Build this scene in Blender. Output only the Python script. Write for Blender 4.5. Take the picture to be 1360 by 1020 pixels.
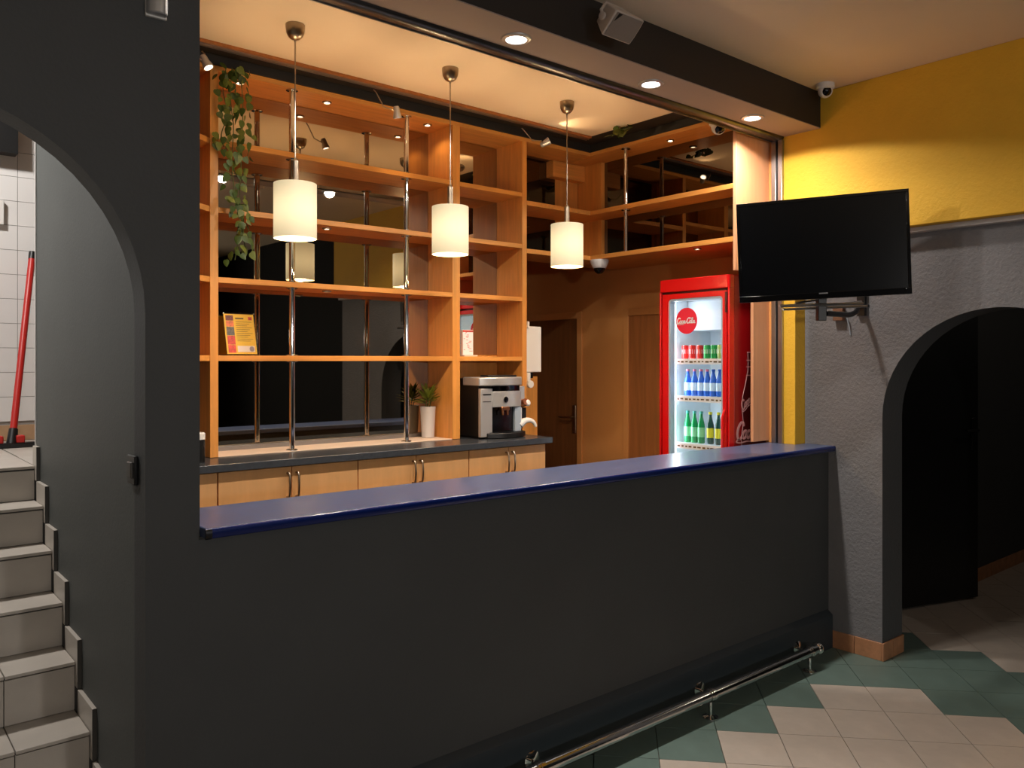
import bpy, bmesh, math, random
from mathutils import Vector, Matrix, Euler
R = math.radians
SC = bpy.context.scene
COL = SC.collection
for o in list(bpy.data.objects): bpy.data.objects.remove(o)

# ------------------------------------------------------------------ camera
EYE, FPX, HOR = 1.563, 1080.0, 479.0
FW = Vector((.6435, .7655, 0)); RT = Vector((.7655, -.6435, 0))
cam = bpy.data.cameras.new('camera'); camo = bpy.data.objects.new('camera', cam); COL.objects.link(camo)
camo.location = (0, 0, EYE); camo.rotation_euler = (R(90), 0, -math.atan2(.6435, .7655))
cam.sensor_width = 36; cam.lens = FPX * 36 / 1360; cam.shift_y = -(510 - HOR) / 1360
cam.clip_start = .02; cam.clip_end = 60
SC.camera = camo
# ------------------------------------------------------------------ world, exposure
w = bpy.data.worlds.new('world'); SC.world = w; w.use_nodes = True
w.node_tree.nodes['Background'].inputs[0].default_value = (.5, .55, .6, 1)
w.node_tree.nodes['Background'].inputs[1].default_value = .02
SC.view_settings.view_transform = 'Standard'; SC.view_settings.look = 'None'
SC.view_settings.exposure = 0; SC.view_settings.gamma = 1; SC.view_settings.use_curve_mapping = False
# lamp powers, all in one place (the lamps themselves are built further down)
P_PENDANT, P_SHADE = 11.5, 1.0
P_BEAM, P_SHELF, P_TRACK = 72.0, 1.7, 2.5
P_FRIDGE, P_STAIR, P_FILL, P_HALL = 5.0, 230.0, 122.0, 16.0
P_FILL_UP = 4.0
WARM = (1.0, .68, .36)
NEUT = (1.0, .92, .84)

# ------------------------------------------------------------------ helpers
class MB:
    def __init__(s): s.v = []; s.f = []
    def add(s, vs, fs):
        n = len(s.v); s.v += [tuple(p) for p in vs]; s.f += [tuple(i + n for i in f) for f in fs]; return s
    def box(s, x0, x1, y0, y1, z0, z1, M=None):
        vs = [Vector((x, y, z)) for z in (z0, z1) for y in (y0, y1) for x in (x0, x1)]
        if M: vs = [M @ p for p in vs]
        return s.add(vs, [(0, 2, 3, 1), (4, 5, 7, 6), (0, 1, 5, 4), (2, 6, 7, 3), (0, 4, 6, 2), (1, 3, 7, 5)])
    def prism(s, poly, ax, lo, hi, M=None):
        def P(a, b, c): return {'x': (c, a, b), 'y': (a, c, b), 'z': (a, b, c)}[ax]
        n = len(poly); vs = [Vector(P(a, b, lo)) for a, b in poly] + [Vector(P(a, b, hi)) for a, b in poly]
        if M: vs = [M @ p for p in vs]
        return s.add(vs, [tuple(range(n))[::-1], tuple(range(n, 2 * n))] + [(i, (i + 1) % n, n + (i + 1) % n, n + i) for i in range(n)])
    def lathe(s, prof, c=(0, 0, 0), n=24, M=None):
        vs = []; fs = []; m = len(prof)
        for k in range(n):
            a = 2 * math.pi * k / n
            for r, z in prof:
                p = Vector((r * math.cos(a), r * math.sin(a), z))
                vs.append((M @ p if M else p) + Vector(c))
        for k in range(n):
            k2 = (k + 1) % n
            for j in range(m - 1):
                fs.append((k * m + j, k2 * m + j, k2 * m + j + 1, k * m + j + 1))
        if prof[0][0] > 1e-6: fs.append(tuple(k * m for k in range(n))[::-1])
        if prof[-1][0] > 1e-6: fs.append(tuple(k * m + m - 1 for k in range(n)))
        return s.add(vs, fs)
    def shell(s, prof, c=(0, 0, 0), n=24, M=None):      # lathe without end caps, closed profile
        vs = []; fs = []; m = len(prof)
        for k in range(n):
            a = 2 * math.pi * k / n
            for r, z in prof:
                p = Vector((r * math.cos(a), r * math.sin(a), z)); vs.append((M @ p if M else p) + Vector(c))
        for k in range(n):
            k2 = (k + 1) % n
            for j in range(m):
                j2 = (j + 1) % m; fs.append((k * m + j, k2 * m + j, k2 * m + j2, k * m + j2))
        return s.add(vs, fs)
    def cyl(s, p0, p1, r, r1=None, n=16):
        p0 = Vector(p0); p1 = Vector(p1); d = p1 - p0
        M = d.to_track_quat('Z', 'Y').to_matrix().to_4x4()
        return s.lathe([(r, 0), (r if r1 is None else r1, d.length)], p0, n, M)
    def tube(s, pts, r, n=8, flat=1.0):
        pts = [Vector(p) for p in pts]; vs = []; fs = []; up = None
        for i, p in enumerate(pts):
            t = (pts[min(i + 1, len(pts) - 1)] - pts[max(i - 1, 0)]).normalized()
            if up is None:
                up = Vector((0, 0, 1)) if abs(t.z) < .9 else Vector((1, 0, 0))
            a = t.cross(up).normalized(); b = a.cross(t).normalized(); up = b
            rr = r[i] if isinstance(r, (list, tuple)) else r
            for k in range(n):
                q = 2 * math.pi * k / n
                vs.append(p + a * (rr * math.cos(q)) + b * (rr * flat * math.sin(q)))
        for i in range(len(pts) - 1):
            for k in range(n):
                k2 = (k + 1) % n
                fs.append((i * n + k, i * n + k2, (i + 1) * n + k2, (i + 1) * n + k))
        fs.append(tuple(range(n))[::-1]); fs.append(tuple((len(pts) - 1) * n + k for k in range(n)))
        return s.add(vs, fs)
    def mesh(s, name, mat, sharp=32):
        me = bpy.data.meshes.new(name); me.from_pydata(s.v, [], s.f)
        bm = bmesh.new(); bm.from_mesh(me); bmesh.ops.recalc_face_normals(bm, faces=bm.faces); bm.to_mesh(me); bm.free()
        me.materials.append(mat)
        me.polygons.foreach_set('use_smooth', [True] * len(me.polygons)); me.set_sharp_from_angle(angle=R(sharp))
        return me
    def build(s, name, mat, parent=None, bevel=0, local=False, seg=2, sharp=32):
        """ONE mesh object; vertices are world coordinates unless local=True (then in the parent's frame)."""
        if parent and not local:
            o0 = Vector((0, 0, 0)); q = parent
            while q: o0 += q.location; q = q.parent
            s.v = [tuple(Vector(p) - o0) for p in s.v]
        ob = bpy.data.objects.new(name, s.mesh(name, mat, sharp)); COL.objects.link(ob)
        if parent: ob.parent = parent
        if bevel:
            b = ob.modifiers.new('bevel', 'BEVEL'); b.width = bevel; b.segments = seg; b.limit_method = 'ANGLE'; b.angle_limit = R(40)
            b.harden_normals = False
        return ob
def B(*a, **k): return MB().box(*a, **k)
def tag(o, label=None, cat=None, group=None, kind=None):
    if label: o['label'] = label
    if cat: o['category'] = cat
    if group: o['group'] = group
    if kind: o['kind'] = kind
    return o
def thing(name, label, cat, loc=(0, 0, 0), rz=0, group=None):
    o = bpy.data.objects.new(name, None); COL.objects.link(o); o.location = loc; o.rotation_euler = (0, 0, rz)
    o.empty_display_size = .05
    return tag(o, label, cat, group)
KIDS = {}
def dup(root, loc, label=None, rz=None):
    c = root.copy(); COL.objects.link(c); c.location = loc
    if rz is not None: c.rotation_euler = (0, 0, rz)
    if label: c['label'] = label
    for ch in list(root.children):
        k = ch.copy(); COL.objects.link(k); k.parent = c
        for g in list(ch.children):
            m = g.copy(); COL.objects.link(m); m.parent = k
    return c
def struct(o): o['kind'] = 'structure'; return o
def px(u, v, d=None, X=None, Y=None, Z=None):
    """world point of the place seen along one line of sight, at a known distance or plane (used for measuring)"""
    D = FW + RT * ((u - 680) / FPX) + Vector((0, 0, (HOR - v) / FPX))
    if X is not None: d = X / D.x
    if Y is not None: d = Y / D.y
    if Z is not None: d = (Z - EYE) / D.z
    return Vector((0, 0, EYE)) + D * d
def proj(p):
    q = Vector(p) - Vector((0, 0, EYE)); d = q.dot(FW)
    return 680 + FPX * q.dot(RT) / d, HOR - FPX * q.z / d, d

# ------------------------------------------------------------------ materials
def srgb(r, g, b):
    f = lambda c: (c / 255 / 12.92) if c / 255 <= .04045 else ((c / 255 + .055) / 1.055) ** 2.4
    return (f(r), f(g), f(b), 1)
def mat(name, col, rough=.5, metal=0, spec=.5, var=0, vscale=8, bump=0, bscale=40, stretch=None, coat=0, rvar=0, detail=4):
    m = bpy.data.materials.new(name); m.use_nodes = True; N = m.node_tree.nodes; L = m.node_tree.links
    p = N['Principled BSDF']; p.inputs['Base Color'].default_value = col; p.inputs['Roughness'].default_value = rough
    p.inputs['Metallic'].default_value = metal; p.inputs['Specular IOR Level'].default_value = spec
    p.inputs['Coat Weight'].default_value = coat; p.inputs['Coat Roughness'].default_value = .08
    tc = N.new('ShaderNodeTexCoord'); mp = N.new('ShaderNodeMapping'); L.new(tc.outputs['Object'], mp.inputs[0])
    if stretch: mp.inputs['Scale'].default_value = stretch
    if var:
        n = N.new('ShaderNodeTexNoise'); n.inputs['Scale'].default_value = vscale; n.inputs['Detail'].default_value = detail
        n.inputs['Roughness'].default_value = .6; L.new(mp.outputs[0], n.inputs[0])
        r = N.new('ShaderNodeValToRGB'); r.color_ramp.elements[0].position = .3; r.color_ramp.elements[1].position = .7
        r.color_ramp.elements[0].color = tuple(c * (1 - var) for c in col[:3]) + (1,)
        r.color_ramp.elements[1].color = tuple(min(1, c * (1 + var)) for c in col[:3]) + (1,)
        L.new(n.outputs[0], r.inputs[0]); L.new(r.outputs[0], p.inputs['Base Color'])
        if rvar:
            mr = N.new('ShaderNodeMapRange'); mr.inputs[3].default_value = rough - rvar; mr.inputs[4].default_value = rough + rvar
            L.new(n.outputs[0], mr.inputs[0]); L.new(mr.outputs[0], p.inputs['Roughness'])
    if bump:
        n2 = N.new('ShaderNodeTexNoise'); n2.inputs['Scale'].default_value = bscale; n2.inputs['Detail'].default_value = 5
        n2.inputs['Roughness'].default_value = .55; L.new(tc.outputs['Object'], n2.inputs[0])
        b = N.new('ShaderNodeBump'); b.inputs['Strength'].default_value = bump; b.inputs['Distance'].default_value = .01
        L.new(n2.outputs[0], b.inputs['Height']); L.new(b.outputs[0], p.inputs['Normal'])
    return m
def emit(name, col, s):
    m = bpy.data.materials.new(name); m.use_nodes = True; p = m.node_tree.nodes['Principled BSDF']
    p.inputs['Base Color'].default_value = col; p.inputs['Emission Color'].default_value = col; p.inputs['Emission Strength'].default_value = s
    return m
def glass(name, tint=(1, 1, 1, 1), refl=.08):
    m = bpy.data.materials.new(name); m.use_nodes = True; N = m.node_tree.nodes; L = m.node_tree.links
    N.remove(N['Principled BSDF']); t = N.new('ShaderNodeBsdfTransparent'); t.inputs[0].default_value = tint
    g = N.new('ShaderNodeBsdfGlossy'); g.inputs['Roughness'].default_value = .02
    f = N.new('ShaderNodeLayerWeight'); q = N.new('ShaderNodeMath'); q.operation = 'POWER'; q.inputs[1].default_value = 4; L.new(f.outputs['Facing'], q.inputs[0])
    f2 = N.new('ShaderNodeMath'); f2.operation = 'MULTIPLY_ADD'; f2.inputs[1].default_value = .7; f2.inputs[2].default_value = .03; L.new(q.outputs[0], f2.inputs[0])
    x = N.new('ShaderNodeMixShader'); L.new(f2.outputs[0], x.inputs[0]); L.new(t.outputs[0], x.inputs[1]); L.new(g.outputs[0], x.inputs[2])
    L.new(x.outputs[0], N['Material Output'].inputs[0]); return m
WOODC = srgb(216, 146, 70)
M = {}
M['wood_x'] = mat('beech_grain_along', WOODC, .42, var=.13, vscale=5, stretch=(.7, 9, 14), bump=.03, bscale=120)
M['wood_z'] = mat('beech_grain_upright', WOODC, .42, var=.13, vscale=5, stretch=(9, 9, .7), bump=.03, bscale=120)
M['wood_y'] = mat('beech_grain_deep', WOODC, .42, var=.13, vscale=5, stretch=(12, .7, 12), bump=.03, bscale=120)
M['wood_end_lit'] = mat('beech_end_panel_lit', srgb(226, 164, 120), .45, var=.06, vscale=5, stretch=(9, 9, .7))  # same beech, made paler and pinker to stand in for light on the panel
M['door_wood'] = mat('brown_door_veneer', srgb(170, 108, 58), .5, var=.18, vscale=4, stretch=(9, 9, .6))
M['door_wood_dark'] = mat('dark_door_veneer', srgb(124, 78, 40), .5, var=.18, vscale=4, stretch=(9, 9, .6))
M['wall_wood'] = mat('ochre_brown_wall', srgb(222, 156, 88), .6, var=.06, vscale=2)
M['cab'] = mat('cabinet_beech', srgb(226, 168, 108), .4, var=.07, vscale=4, stretch=(5, 5, .6))
M['dark_wall'] = mat('charcoal_plaster', srgb(62, 64, 65), .62, var=.06, vscale=3, bump=.12, bscale=90)
M['stair_wall'] = mat('charcoal_stair_plaster', srgb(80, 83, 81), .6, var=.06, vscale=3, bump=.1, bscale=90)
M['grey_wall'] = mat('grey_roughcast', srgb(118, 117, 119), .75, var=.06, vscale=5, bump=.65, bscale=62)
M['yellow'] = mat('yellow_roughcast', srgb(228, 178, 48), .7, var=.04, vscale=4, bump=.35, bscale=55)
M['ceiling'] = mat('white_ceiling_paint', srgb(238, 218, 192), .8, var=.02, vscale=2)
M['black'] = mat('matt_black_paint', srgb(34, 31, 29), .6)
M['beam'] = mat('black_brown_paint', srgb(36, 32, 30), .55)
M['beam_under'] = mat('taupe_paint', srgb(166, 148, 138), .65)
M['blackgloss'] = mat('gloss_black', srgb(8, 8, 9), .12)
M['blackplastic'] = mat('black_plastic', srgb(18, 18, 19), .4)
M['screen'] = mat('tv_screen', srgb(4, 5, 7), .22, spec=.35)
M['steel'] = mat('polished_steel', srgb(205, 205, 205), .14, 1)
M['chrome'] = mat('chrome', srgb(225, 222, 218), .07, 1)
M['alu'] = mat('aluminium', srgb(170, 170, 172), .32, 1)
M['darkalu'] = mat('dark_aluminium', srgb(60, 60, 62), .35, 1)
M['shutter'] = mat('shutter_metal', srgb(96, 96, 98), .3, 1)
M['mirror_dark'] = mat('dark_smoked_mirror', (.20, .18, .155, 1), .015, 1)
M['nickel'] = mat('brushed_nickel', srgb(165, 150, 132), .32, 1, var=.08, vscale=30)
M['white'] = mat('white_plastic', srgb(225, 222, 218), .4)
M['cream'] = mat('pale_board', srgb(222, 200, 180), .5)
M['navy'] = mat('navy_laminate_top', srgb(74, 88, 122), .3, spec=.6, var=.18, vscale=26, rvar=.05, detail=6)
M['navy_edge'] = mat('navy_edge', srgb(10, 30, 92), .2, spec=.6)
M['worktop'] = mat('slate_worktop', srgb(60, 64, 70), .25, spec=.6, var=.15, vscale=60)
M['bar'] = M['dark_wall']
M['plinth'] = mat('blue_black_plinth', srgb(44, 52, 58), .55, var=.05, vscale=4)
M['mirror'] = mat('smoked_mirror', (.50, .45, .37, 1), .015, 1)
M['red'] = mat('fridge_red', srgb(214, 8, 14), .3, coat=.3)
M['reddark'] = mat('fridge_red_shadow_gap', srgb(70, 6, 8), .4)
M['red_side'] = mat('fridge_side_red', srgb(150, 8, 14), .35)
M['sticker'] = mat('sticker_red', srgb(226, 30, 56), .5)
M['liner'] = mat('fridge_liner_white', srgb(225, 236, 242), .4)
M['gasket'] = mat('fridge_gasket_grey', srgb(160, 172, 184), .45)
M['print_white'] = mat('print_white', srgb(238, 232, 230), .5)
M['print_pale'] = mat('print_pale_red', srgb(206, 150, 146), .5)
M['print_brown'] = mat('print_bottle_brown', srgb(74, 10, 12), .35)
M['glass'] = glass('clear_glass', (.97, .99, .99, 1))
M['trim_grey'] = mat('pale_grey_trim', srgb(190, 186, 184), .5)
M['tan'] = mat('tan_skirting', srgb(176, 142, 108), .5, var=.1, vscale=10)
M['terracotta'] = mat('terracotta_skirting', srgb(176, 124, 88), .5, var=.22, vscale=14)
M['tile_green'] = mat('green_floor_tile', srgb(98, 117, 110), .42, var=.1, vscale=9, rvar=.05, detail=8)
M['tile_beige'] = mat('beige_floor_tile', srgb(186, 174, 162), .42, var=.07, vscale=9, rvar=.05, detail=8)
M['grout'] = mat('floor_grout', srgb(104, 98, 90), .9)
M['stair_tile'] = mat('stair_tile', srgb(186, 178, 168), .4, var=.06, vscale=7)
M['stair_dark'] = mat('stair_edge_trim', srgb(70, 67, 62), .5)
M['white_tile'] = mat('white_wall_tile', srgb(226, 224, 222), .22, var=.01)
M['white_grout'] = mat('pale_wall_grout', srgb(150, 146, 142), .9)
M['leaf'] = mat('ivy_leaf', srgb(66, 84, 26), .5, var=.35, vscale=7)
M['stem'] = mat('ivy_stem', srgb(74, 84, 34), .6)
M['succ'] = mat('succulent_leaf', srgb(120, 128, 38), .45, var=.3, vscale=20)
M['pot'] = mat('pale_pot', srgb(206, 200, 196), .35)
M['silver'] = mat('silver_plastic', srgb(196, 194, 192), .3, .55)
M['copper'] = mat('copper', srgb(190, 128, 88), .3, 1)
M['redpole'] = mat('red_pole', srgb(186, 34, 28), .4)
M['speaker'] = mat('beige_speaker', srgb(188, 176, 166), .55)
M['grille'] = mat('speaker_grille', srgb(138, 126, 116), .7, bump=.3, bscale=400)
M['brownbox'] = mat('brown_box', srgb(120, 84, 62), .6)
M['doorblack'] = mat('black_door', srgb(22, 23, 24), .4)
M['yellowpaper'] = mat('yellow_paper', srgb(236, 182, 40), .55)
M['photo1'] = mat('photo_dark_red', srgb(112, 34, 24), .5, var=.5, vscale=60)
M['photo2'] = mat('photo_orange', srgb(226, 110, 60), .5, var=.4, vscale=70)
M['photo3'] = mat('photo_grey', srgb(96, 84, 78), .5, var=.5, vscale=70)
M['photo4'] = mat('photo_red', srgb(206, 56, 40), .5, var=.5, vscale=60)
M['ink'] = mat('ink', srgb(96, 70, 24), .6)
M['lilac'] = mat('print_lilac', srgb(226, 206, 200), .5)
M['stamp'] = mat('print_stamp_grey', srgb(150, 130, 140), .5)
M['can_red'] = mat('can_red', srgb(220, 40, 40), .3, .2)
M['can_green'] = mat('can_green', srgb(20, 150, 70), .3, .2)
M['can_pale'] = mat('can_pale', srgb(170, 190, 110), .3, .2)
M['b_blue'] = mat('bottle_blue', srgb(40, 100, 205), .15)
M['b_green'] = mat('bottle_green', srgb(10, 140, 80), .15)
M['b_dark'] = mat('bottle_dark_green', srgb(24, 74, 70), .15)
M['b_yellow'] = mat('label_yellow', srgb(216, 212, 50), .5)
M['b_mint'] = mat('label_mint', srgb(130, 205, 160), .5)
M['b_white'] = mat('label_white', srgb(190, 215, 240), .5)
M['cap_pink'] = mat('cap_pink', srgb(214, 120, 150), .4)
M['cap_teal'] = mat('cap_teal', srgb(60, 160, 150), .4)
M['bulb'] = emit('lamp_glow_neutral', (1, .96, .9, 1), 14)
M['bulb_warm'] = emit('lamp_glow_warm', (1, .82, .6, 1), 10)
M['led'] = emit('led_strip_glow', (.88, .95, 1, 1), P_FRIDGE)
def shade_material():
    m = bpy.data.materials.new('cream_lamp_shade'); m.use_nodes = True; N = m.node_tree.nodes; L = m.node_tree.links
    p = N['Principled BSDF']; p.inputs['Base Color'].default_value = (.30, .26, .18, 1); p.inputs['Roughness'].default_value = .6
    tc = N.new('ShaderNodeTexCoord'); sx = N.new('ShaderNodeSeparateXYZ'); L.new(tc.outputs['Object'], sx.inputs[0])
    # the bulb hangs at mid height: a lit shade glows most around it
    mr = N.new('ShaderNodeMapRange'); mr.interpolation_type = 'SMOOTHSTEP'
    ab = N.new('ShaderNodeMath'); ab.operation = 'ABSOLUTE'; L.new(sx.outputs[2], ab.inputs[0])
    mr.inputs[1].default_value = 0; mr.inputs[2].default_value = .14; mr.inputs[3].default_value = P_SHADE; mr.inputs[4].default_value = P_SHADE * .5
    L.new(ab.outputs[0], mr.inputs[0]); L.new(mr.outputs[0], p.inputs['Emission Strength'])
    p.inputs['Emission Color'].default_value = (1, .80, .46, 1); return m
M['shade'] = shade_material()

def point(name, loc, power, col, rad, parent):
    l = bpy.data.lights.new(name, 'POINT'); l.energy = power; l.color = col; l.shadow_soft_size = rad
    o = bpy.data.objects.new(name, l); COL.objects.link(o); o.location = loc; o.parent = parent; return o
def spot(name, loc, power, col, rad, parent, deg=158, blend=.12, rot=(0, 0, 0), edge=None):
    l = bpy.data.lights.new(name, 'SPOT'); l.energy = power; l.color = col; l.shadow_soft_size = rad; l.spot_size = R(deg); l.spot_blend = blend
    if edge is not None:                       # photometric curve of the reflector: strong on axis, `edge` of it near the rim
        l.use_nodes = True; N = l.node_tree.nodes; L = l.node_tree.links; e = N['Emission']
        tc = N.new('ShaderNodeTexCoord'); sx = N.new('ShaderNodeSeparateXYZ'); L.new(tc.outputs['Normal'], sx.inputs[0])
        ab = N.new('ShaderNodeMath'); ab.operation = 'ABSOLUTE'; L.new(sx.outputs[2], ab.inputs[0])
        mr = N.new('ShaderNodeMapRange'); mr.interpolation_type = 'SMOOTHSTEP'; mr.inputs[1].default_value = .15; mr.inputs[2].default_value = .95
        mr.inputs[3].default_value = edge; mr.inputs[4].default_value = 1; L.new(ab.outputs[0], mr.inputs[0]); L.new(mr.outputs[0], e.inputs['Strength'])
    o = bpy.data.objects.new(name, l); COL.objects.link(o); o.location = loc; o.rotation_euler = rot; o.parent = parent; return o

# ================================================================== measures
YB = 2.297           # face of the bar and of the arch wall
XL = .793            # left edge of the bar opening
XG, XY = 4.20, 4.10  # grey wall, yellow wall
ZC = 3.012           # ceilings
ZT = 1.099           # bar top
YS, YM = 3.71, 3.955 # shelf fronts, mirrors behind
ZW = 1.12            # back worktop
XS = 3.78            # fronts of the right-hand shelves
XI = 4.33            # inner right wall

# ================================================================== setting
fl = struct(B(-2.6, 8.3, -3.6, 5.2, -.12, -.012).build('floor', M['grout']))
E1 = Vector((.6801, -.7332, 0)); E2 = Vector((.7332, .6801, 0)); O = Vector((2.874, 2.0755, 0)); TA, TB = .2545, .281
g_ = .0016
tm = {}
for key in ('tile_green', 'tile_beige'):
    mb = MB(); q = [E1 * g_ + E2 * g_, E1 * (TA - g_) + E2 * g_, E1 * (TA - g_) + E2 * (TB - g_), E1 * g_ + E2 * (TB - g_)]
    mb.add([p + Vector((0, 0, -.012)) for p in q] + [p for p in q], [(3, 2, 1, 0), (4, 5, 6, 7), (0, 1, 5, 4), (1, 2, 6, 5), (2, 3, 7, 6), (3, 0, 4, 7)])
    tm[key] = mb.mesh(key, M[key])
nt = 0
for i in range(-12, 24):
    for j in range(-16, 16):
        c = O + E1 * ((i + .5) * TA) + E2 * ((j + .5) * TB)
        if c.y > 2.44 or c.y < -.6 or c.x > 7.6: continue
        u, v, d = proj(c)
        if d < .5 or u < 330 or u > 1560 or v > 1130: continue
        gtile = (j - i >= 0 or i + j >= 5) and i + j < 9
        ob = bpy.data.objects.new('tile', tm['tile_green' if gtile else 'tile_beige']); COL.objects.link(ob)
        ob.location = O + E1 * (i * TA) + E2 * (j * TB); ob.parent = fl; nt += 1
print('floor tiles', nt)

ce = struct(B(-2.6, 8.3, -3.6, YB + .1, ZC, ZC + .1).build('ceiling', M['ceiling']))
ZI, YR, XR_ = 2.953, 3.557, 3.62        # the bar's own, lower ceiling and its far edges
B(XL, XR_, 2.571, YR, ZI, ZC + .1).build('bar_ceiling', M['ceiling'], ce)
B(-1.3, 1.4, YB + .1, 5.2, 3.5, 3.6).build('stair_ceiling', M['ceiling'], ce)
B(3.0, 4.6, 4.14, 6.2, ZC, ZC + .1).build('passage_ceiling', M['ceiling'], ce)

# arch wall at the left (face YB, 10 cm), with the stair wall behind it
def arch_pts(c, zs, r, n=28): return [(c + r * math.cos(math.pi * k / n), zs + r * math.sin(math.pi * k / n)) for k in range(n + 1)]
a = arch_pts(.129, 1.688, .52)
wl = struct(MB().prism([(XL, 0), (XL, ZC), (-2.6, ZC), (-2.6, 0), (-.391, 0)] + a[::-1] + [(.649, 0)], 'y', YB, YB + .1).build('wall_front', M['dark_wall']))
struct(MB().box(.649, XL, YB + .1, 3.79, 0, 3.5).box(.71, XL, 3.79, 4.14, 0, 3.5).build('wall_stair', M['stair_wall']))
struct(B(-1.3, -1.2, YB + .1, 5.2, 0, 3.5).build('wall_stair_left', M['stair_wall']))
struct(B(-1.3, XL, YB + .1, YB + .12, ZC, 3.5).build('wall_stair_head', M['stair_wall']))
struct(B(1.3, 1.4, 4.14, 5.2, 0, 3.5).build('wall_landing', M['stair_wall']))
struct(B(.645, .652, 3.783, 3.795, 1.14, 3.3).build('trim_1', M['white']))
# room behind the viewer
M['far_wall'] = mat('black_far_wall', srgb(18, 18, 19), .8, spec=.2)
struct(B(-2.6, -2.5, -3.6, YB, 0, ZC).build('wall_left', M['far_wall']))
struct(B(-2.6, XG, -3.6, -3.5, 0, ZC).build('wall_behind', M['far_wall']))
struct(B(XG, 4.424, -3.5, .1, 0, ZC).build('wall_right_far', M['far_wall']))
# grey wall with the arch on the right, yellow wall above it
b = arch_pts(1.45, 1.265, .55)
struct(MB().prism([(.1, 0), (b[-1][0], 0)] + b[::-1] + [(2.0, 0), (2.438, 0), (2.438, 2.228), (.1, 2.228)], 'x', XG, 4.424).build('wall_right', M['grey_wall']))
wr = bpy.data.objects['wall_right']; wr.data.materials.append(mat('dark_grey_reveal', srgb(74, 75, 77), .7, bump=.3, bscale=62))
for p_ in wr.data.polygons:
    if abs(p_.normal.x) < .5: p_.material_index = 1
struct(MB().box(XY, 4.424, .1, 2.575, 2.23, ZC).box(XY, 4.424, 2.44, 2.575, 0, 2.23).build('wall_right_upper', M['yellow'], bevel=.004))
struct(B(4.150, XG, .1, 2.43, 2.205, 2.2295).build('trim_2', M['trim_grey'], bevel=.003))
# the bar's inner walls
struct(MB().box(XL, 3.235, 3.975, 4.14, 0, ZC).build('wall_back', M['wall_wood']))
struct(MB().box(XI, 4.6, 2.62, 6.2, 0, ZC).build('wall_inner_right', M['wall_wood']))
struct(MB().box(3.135, 3.235, 4.14, 6.2, 0, ZC).build('wall_passage_left', M['wall_wood']))
struct(MB().box(3.135, 4.6, 6.1, 6.2, 0, ZC).build('wall_passage_end', M['wall_wood']))
# room through the right arch
dw = struct(MB().box(4.424, 4.98, 2.29, 2.45, 0, ZC).box(5.84, 8.3, 2.29, 2.45, 0, ZC).box(4.98, 5.84, 2.29, 2.45, 2.05, ZC).build('wall_hall', M['dark_wall']))
struct(B(4.9, 5.95, 2.75, 2.8, 0, 2.2).build('wall_hall_recess', M['dark_wall']))
struct(MB().box(8.2, 8.3, -3.6, 2.3, 0, ZC).build('wall_hall_end', M['dark_wall']))
struct(MB().box(4.424, 8.3, -3.6, -3.5, 0, ZC).build('wall_hall_behind', M['dark_wall']))
# terracotta skirtings: separate tiles
def skirt(name, runs, h=.092):
    root = bpy.data.objects.new(name, None); COL.objects.link(root); root['kind'] = 'structure'
    for (x0, x1, y0, y1) in runs: B(x0, x1, y0, y1, 0, h).build('skirting_tile', M['terracotta'], root, bevel=.002)
skirt('baseboard_right', [(XG - .011, XG, 2.1485, YB - .004), (XG - .011, XG, 1.999, 2.1455), (XG - .011, 4.30, 1.989, 1.9985), (4.303, 4.424, 1.989, 1.9985)])
skirt('baseboard_hall', [(5.86 + k * .3, 6.157 + k * .3, 2.279, 2.289) for k in range(8)])

# beam over the bar opening (setting) with its taupe underside and the shutter rail
bm_ = struct(MB().box(XL - .0, XY, YB - .008, 2.57, 2.821, ZC).build('trim_3', M['beam']))
B(XL, XY, YB - .006, 2.505, 2.817, 2.8212).build('underside_panel', M['beam_under'], bm_)
MB().prism([(2.507, 2.821), (2.507, 2.812), (2.515, 2.802), (2.535, 2.797), (2.56, 2.798), (2.57, 2.803), (2.57, 2.821)], 'x', XL, XY - .002).build('shutter_bottom_bar', M['shutter'], bm_, sharp=60)
B(XL, XY - .002, 2.57, 2.576, 2.796, 2.822).build('shutter_lip', M['alu'], bm_)
gr = struct(MB().box(XY - .022, XY - .0005, 2.508, 2.534, ZT, 2.80).box(XY - .022, XY - .0005, 2.546, 2.575, ZT, 2.80).build('trim_4', M['alu'], bevel=.002))
B(XY - .008, XY - .0005, 2.534, 2.546, ZT, 2.80).build('shutter_groove', M['blackplastic'], gr)

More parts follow.
